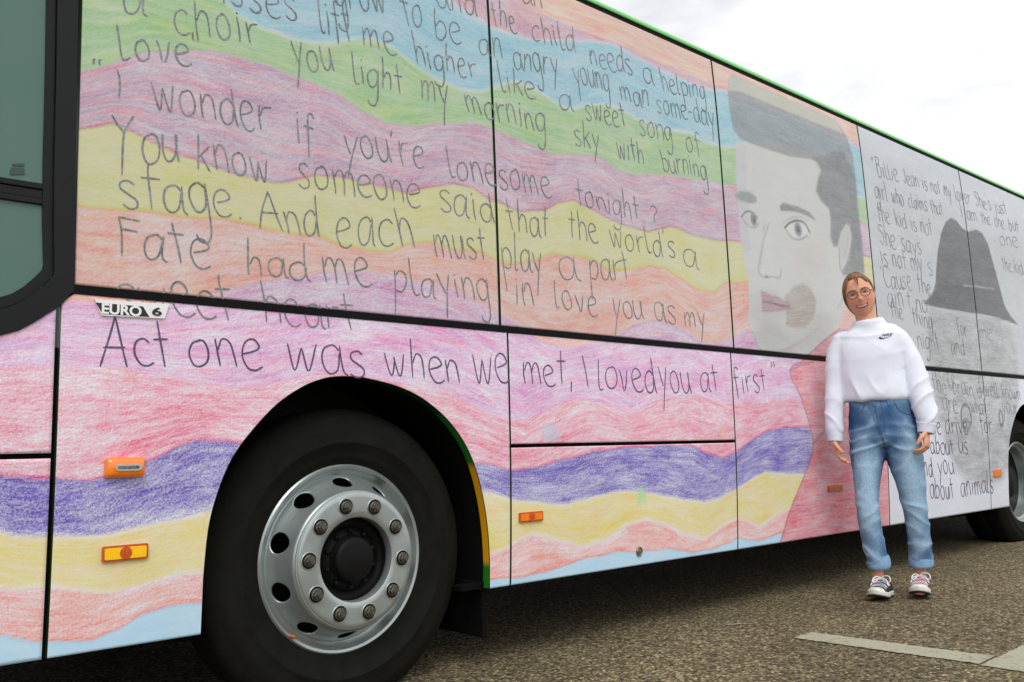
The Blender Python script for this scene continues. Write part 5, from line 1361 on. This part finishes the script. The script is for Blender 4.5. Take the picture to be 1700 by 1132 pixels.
for i, v in enumerate(C):
    x, y, z = v
    left = x < cx_[0] + (zc - z) * .02
    def ridge(u, v_, q_): return (1 - min(1, abs(mnoise.noise((u, v_, q_))) * 2.6)) ** 2
    d = .0035 * mnoise.noise((x * 8, y * 8, z * 6)) + .0016 * mnoise.noise((x * 20, y * 20, z * 24))
    r = math.hypot(x - cx_[0], (z - zc - .02)); an = math.atan2(z - zc - .02, abs(x - cx_[0]))
    sd_ = -1 if left else 1
    k = kL if left else kR
    cr_ = 0
    if y < .14:                                            # whiskers fanning from the crotch
        cr_ += .0085 * (ridge((x - cx_[0]) * 4, 2 if left else 5, z * 15 + abs(x - cx_[0]) * 5) - .30) * math.exp(-((z - zc - .03) / .055) ** 2) * sstep(.012, .06, np.array([r]))[0]
        cr_ += .0050 * (ridge(x * 4 * sd_ + z * 3, y * 3, z * 17) - .3) * math.exp(-((z - zc - .14) / .05) ** 2)
    cr_ += .0055 * (ridge(x * 8 + z * 7 * sd_, y * 5, z * 9 + 3) - .3) * math.exp(-((z - k[2] + .03) / .10) ** 2)
    cr_ += .0080 * (ridge(x * 8 - z * 9 * sd_, y * 5, z * 8 + 8) - .3) * math.exp(-((z - .24) / .07) ** 2)
    cr_ += .0030 * (ridge(x * 6 + z * 2, y * 5, z * 7 + 5) - .3)
    d += cr_
    disp[i] = d
    ax_ = ((-0.125,0.060,0.620)[0] if left else (0.083,0.090,0.616)[0])
    wr = math.exp(-((x - ax_) / .055) ** 2) * (.25 + .75 * math.exp(-((z - .60) / .17) ** 2)) * (1 if Nn[i][1] < .25 else .35)
    wr += .30 * math.exp(-((z - k[2]) / .06) ** 2) * math.exp(-((x - k[0]) / .05) ** 2)
    wr += .35 * max(0, mnoise.noise((x * 14, y * 8, z * 5))) + 0.52 * max(0, cr_) / .004
    wr += .16 - .30 * math.exp(-((z - .93) / .09) ** 2) - .22 * math.exp(-((x - cx_[0]) / .022) ** 2) * (z < zc) + .14 * math.exp(-((z - .38) / .16) ** 2)
    wear_shade[i] = wr - .14 * max(0, -cr_) / .002  # fade mixed with painted shade at hips and inner thighs, highlights on lower legs
set_coords(me, C + Nn * disp[:, None])
wk = np.clip(wear_shade, 0, 1)[:, None]
den = np.array(rgb(58, 92, 134)[:3]) * (1 - wk) + np.array(rgb(154, 184, 208)[:3]) * wk
dk = np.clip(-wear_shade * 2, 0, .28)[:, None]; den = den * (1 - dk)
seam_ = np.exp(-((C[:, 0] - cx_[0] - .004 + (C[:, 2] - zc) * .28) / .004) ** 2) * (C[:, 2] > zc - .01) * (C[:, 1] < .05)
den = den * (1 - .35 * seam_[:, None])
set_col(me, 'Denim', den)
DM = bpy.data.materials.new('washed_denim'); DM.use_nodes = True
_t = DM.node_tree; _b = _t.nodes['Principled BSDF']; _b.inputs['Roughness'].default_value = .9; _b.inputs['Specular IOR Level'].default_value = .12
_v = _t.nodes.new('ShaderNodeVertexColor'); _v.layer_name = 'Denim'
_c = _t.nodes.new('ShaderNodeTexCoord'); _n = _t.nodes.new('ShaderNodeTexNoise'); _n.inputs['Scale'].default_value = 1; _n.inputs['Detail'].default_value = 4; _n.inputs['Roughness'].default_value = .7
_mp = _t.nodes.new('ShaderNodeMapping'); _mp.inputs['Scale'].default_value = (260, 260, 90); _t.links.new(_c.outputs['Object'], _mp.inputs[0]); _t.links.new(_mp.outputs[0], _n.inputs['Vector'])
_r = _t.nodes.new('ShaderNodeMapRange'); _r.inputs[1].default_value = .3; _r.inputs[2].default_value = .7; _r.inputs[3].default_value = .72; _r.inputs[4].default_value = 1.25
_m = _t.nodes.new('ShaderNodeMixRGB'); _m.blend_type = 'MULTIPLY'; _m.inputs[0].default_value = 1
_t.links.new(_n.outputs['Fac'], _r.inputs[0]); _t.links.new(_v.outputs[0], _m.inputs[1]); _t.links.new(_r.outputs[0], _m.inputs[2]); _t.links.new(_m.outputs[0], _b.inputs['Base Color'])
jeans = link_mesh('jeans', me, DM, person, True)
CUFFM = mat('pale_denim_underside', rgb(128, 162, 192), .9, noise=.16, nscale=120, spec=.1, bump=.2)
for pts, r0, tl in (([(-0.105,0.053,0.197), (-0.101,0.054,0.184), (-0.099,0.055,0.157), (-0.098,0.056,0.144)], .0585, 0), ([(0.105,0.153,0.199), (0.105,0.156,0.183), (0.104,0.160,0.155), (0.104,0.161,0.142)], .0605, 0)):
    bm = bmesh.new(); tube(bm, pts, [(r0 - .003, r0 - .001), (r0, r0 + .002), (r0 + .001, r0 + .003), (r0 - .004, r0 - .002)], 36, 5, cap=False)
    for v in bm.verts: v.co += Vector((v.co.x * 0, 0, 0)) + Vector((mnoise.noise(tuple(v.co * 25)), mnoise.noise(tuple(v.co * 25 + Vector((5, 5, 5)))), 0)) * .004
    o = obj('rolled_cuff', bm, CUFFM, jeans, True); sm_ = o.modifiers.new('t', 'SOLIDIFY'); sm_.thickness = .007; sm_.offset = 1
# belt loops, pockets, fly
jb = BVHTree.FromPolygons([tuple(v) for v in coords(me)], [tuple(p.vertices) for p in me.polygons])
def on_jeans(px, pz, lift=.002):
    h = jb.ray_cast(Vector((px, -1, pz)), Vector((0, 1, 0)))
    return (px, (h[0].y if h[0] else .0) - lift, pz)
STITCH = mat('dark_denim_seam', rgb(66, 92, 124), .9)
def seam_line(pts, r=.0022):
    p = catmull([(a[0], a[2]) for a in pts], 6)
    bm = bmesh.new(); tube(bm, [on_jeans(q_[0], q_[1], .0004) for q_ in p], [r] * len(p), 6, 1)
    return obj('seam', bm, STITCH, jeans, True)
seam_line([(-0.062,-0.020,1.002), (-0.058,-0.020,0.933), (-0.045,-0.020,0.864), (-0.027,-0.020,0.791)])
seam_line([(-0.033,-0.020,1.004), (-0.026,-0.020,0.932), (-0.018,-0.020,0.884), (-0.024,-0.020,0.832)], .0018)
seam_line([(0.031,-0.020,1.004), (0.049,-0.020,0.966), (0.081,-0.020,0.940), (0.112,-0.020,0.933)])
seam_line([(-0.109,-0.020,0.998), (-0.126,-0.020,0.964), (-0.155,-0.020,0.940), (-0.182,-0.020,0.928)])
for px_ in ((-0.068,-0.000,1.003), (0.005,0.000,1.003)):
    bm = bmesh.new(); c0 = on_jeans(px_[0], px_[2], .003); box(bm, c0[0] - .005, c0[0] + .005, c0[1] - .003, c0[1] + .006, c0[2] - .02, c0[2] + .022, .002); obj('belt_loop', bm, DM, jeans); bm = None
    lo = [o for o in jeans.children if o.name.startswith('belt_loop')][-1].data; set_col(lo, 'Denim', np.tile(np.array(rgb(92, 128, 164)[:3]), (len(lo.vertices), 1)))

# --- shoes
RUBW = mat('white_rubber', rgb(214, 212, 202), .5, noise=.08, nscale=60)
SOLE = mat('dark_outsole', rgb(30, 28, 26), .8)
LACE = mat('white_lace', rgb(228, 228, 232), .8)
SW = [(0, .006), (.02, .020), (.07, .030), (.16, .035), (.30, .0355), (.45, .038), (.62, .0465), (.76, .0495), (.86, .045), (.93, .036), (.975, .022), (1, .006)]
SHT = [(0, .060), (.06, .078), (.2, .070), (.36, .070), (.44, .090), (.52, .086), (.62, .071), (.72, .058), (.8, .051), (.88, .046), (.95, .038), (1, .026)]
def sw_(s): return float(np.interp(s, [p[0] for p in SW], [p[1] for p in SW]))
def sh_(s): return float(np.interp(s, [p[0] for p in SHT], [p[1] for p in SHT]))
SLEN = .272
def make_shoe(frame, cloth, label, pitch, side):
    h, f, s = frame
    up = Vector((0, 0, 1))
    def W(t, l, z): 
        sp = .016 * max(0, (t - .62) / .38) ** 2 + pitch * max(0, t - .1)
        return h - f * .015 + f * (t * SLEN) + s * l + up * (z + sp)
    shoe = bpy.data.objects.new('shoe', None); COL.objects.link(shoe); shoe.parent = person; shoe['label'] = label
    ts = 1 - np.cos(np.linspace(0, math.pi, 41)); ts = ts / 2
    def shell(bm, t0, t1, k, zoff, nn=18, lo=.018):
        R = []
        for t in np.linspace(t0, t1, 30):
            a = []
            for j in range(nn + 1):
                th = math.pi * j / nn
                a.append(bm.verts.new(W(t, sw_(t) * k * np.sign(math.cos(th)) * abs(math.cos(th)) ** .75, lo + (sh_(t) - lo + zoff) * math.sin(th) ** .85)))
            R.append(a)
        for i in range(len(R) - 1):
            for j in range(nn): bm.faces.new((R[i][j], R[i][j + 1], R[i + 1][j + 1], R[i + 1][j]))
        bm.faces.new(R[0]); bm.faces.new(R[-1][::-1])
    bm = bmesh.new(); shell(bm, .004, .995, .95, 0); bmesh.ops.recalc_face_normals(bm, faces=bm.faces); obj('upper', bm, cloth, shoe, True)
    bm = bmesh.new(); shell(bm, .865, .999, .985, .003); bmesh.ops.recalc_face_normals(bm, faces=bm.faces); obj('toe_cap', bm, RUBW, shoe, True)
    def slab(bm, k, z0, z1, rnd):
        L_ = []
        for z, kk in ((z0, k - .02), (z0 + rnd, k), (z1 - rnd, k), (z1, k - .03)):
            L_.append([bm.verts.new(W(t, sw_(t) * kk, z)) for t in ts] + [bm.verts.new(W(t, -sw_(t) * kk, z)) for t in ts[::-1]])
        for a, b in zip(L_[:-1], L_[1:]):
            for i in range(len(a)): bm.faces.new((a[i], a[(i + 1) % len(a)], b[(i + 1) % len(b)], b[i]))
        bm.faces.new(L_[0][::-1]); bm.faces.new(L_[-1]); bmesh.ops.recalc_face_normals(bm, faces=bm.faces)
    bm = bmesh.new(); slab(bm, 1.05, .007, .029, .004); obj('sole', bm, RUBW, shoe, True)
    bm = bmesh.new(); slab(bm, 1.05, .0, .0072, .001); obj('outsole', bm, SOLE, shoe)
    bm = bmesh.new()
    for i, t in enumerate((.47, .525, .58, .635, .69, .74)):
        P = []
        for j in range(7):
            th = math.pi * (.5 + .30 * (j / 3 - 1)); tt = t + .018 * (j / 3 - 1) * (1 if i % 2 else -1)
            P.append(W(tt, sw_(tt) * .95 * np.sign(math.cos(th)) * abs(math.cos(th)) ** .75, .018 + (sh_(tt) - .018) * math.sin(th) ** .85 + .003))
        tube(bm, P, [(.0022, .0016)] * 7, 8, 2, (0, 0, 1))
    def w3(t, l, z): return tuple(W(t, l, z))
    tube(bm, [w3(.46, 0, .094), w3(.50, .022 * side, .108), w3(.56, .046 * side, .104), w3(.60, .052 * side, .084), w3(.57, .034 * side, .078), w3(.48, .004 * side, .092)], [.0026] * 6, 8, 5)
    tube(bm, [w3(.46, 0, .094), w3(.52, -.020 * side, .102), w3(.60, -.034 * side, .088), w3(.64, -.030 * side, .074), w3(.56, -.012 * side, .086)], [.0026] * 5, 8, 5)
    tube(bm, [w3(.47, .002, .095), w3(.56, .030 * side, .088), w3(.66, .046 * side, .060)], [.003] * 3, 8, 5)
    tube(bm, [w3(.47, -.002, .095), w3(.57, -.028 * side, .086), w3(.68, -.040 * side, .058)], [.0024] * 3, 8, 5)
    obj('laces', bm, LACE, shoe, True)
    bm = bmesh.new()
    for i in range(2):
        pass
    R = []
    for t in np.linspace(.40, .78, 12):
        R.append([bm.verts.new(W(t, sw_(t) * .42 * (j / 4 - 1), sh_(t) + .0012 - .006 * (j / 4 - 1) ** 2 + (.006 if t < .45 else 0))) for j in range(9)])
    for i in range(11):
        for j in range(8): bm.faces.new((R[i][j], R[i][j + 1], R[i + 1][j + 1], R[i + 1][j]))
    obj('tongue', bm, cloth, shoe, True)
    return shoe
make_shoe(FT[0], mat('black_canvas', rgb(32, 34, 36), .9, noise=.2, nscale=200), 'black canvas sneaker with white laces and toe cap', .02, -1)
make_shoe(FT[1], mat('magenta_canvas', rgb(158, 24, 66), .9, noise=.2, nscale=200), 'magenta canvas sneaker with white laces and toe cap', .03, -1)
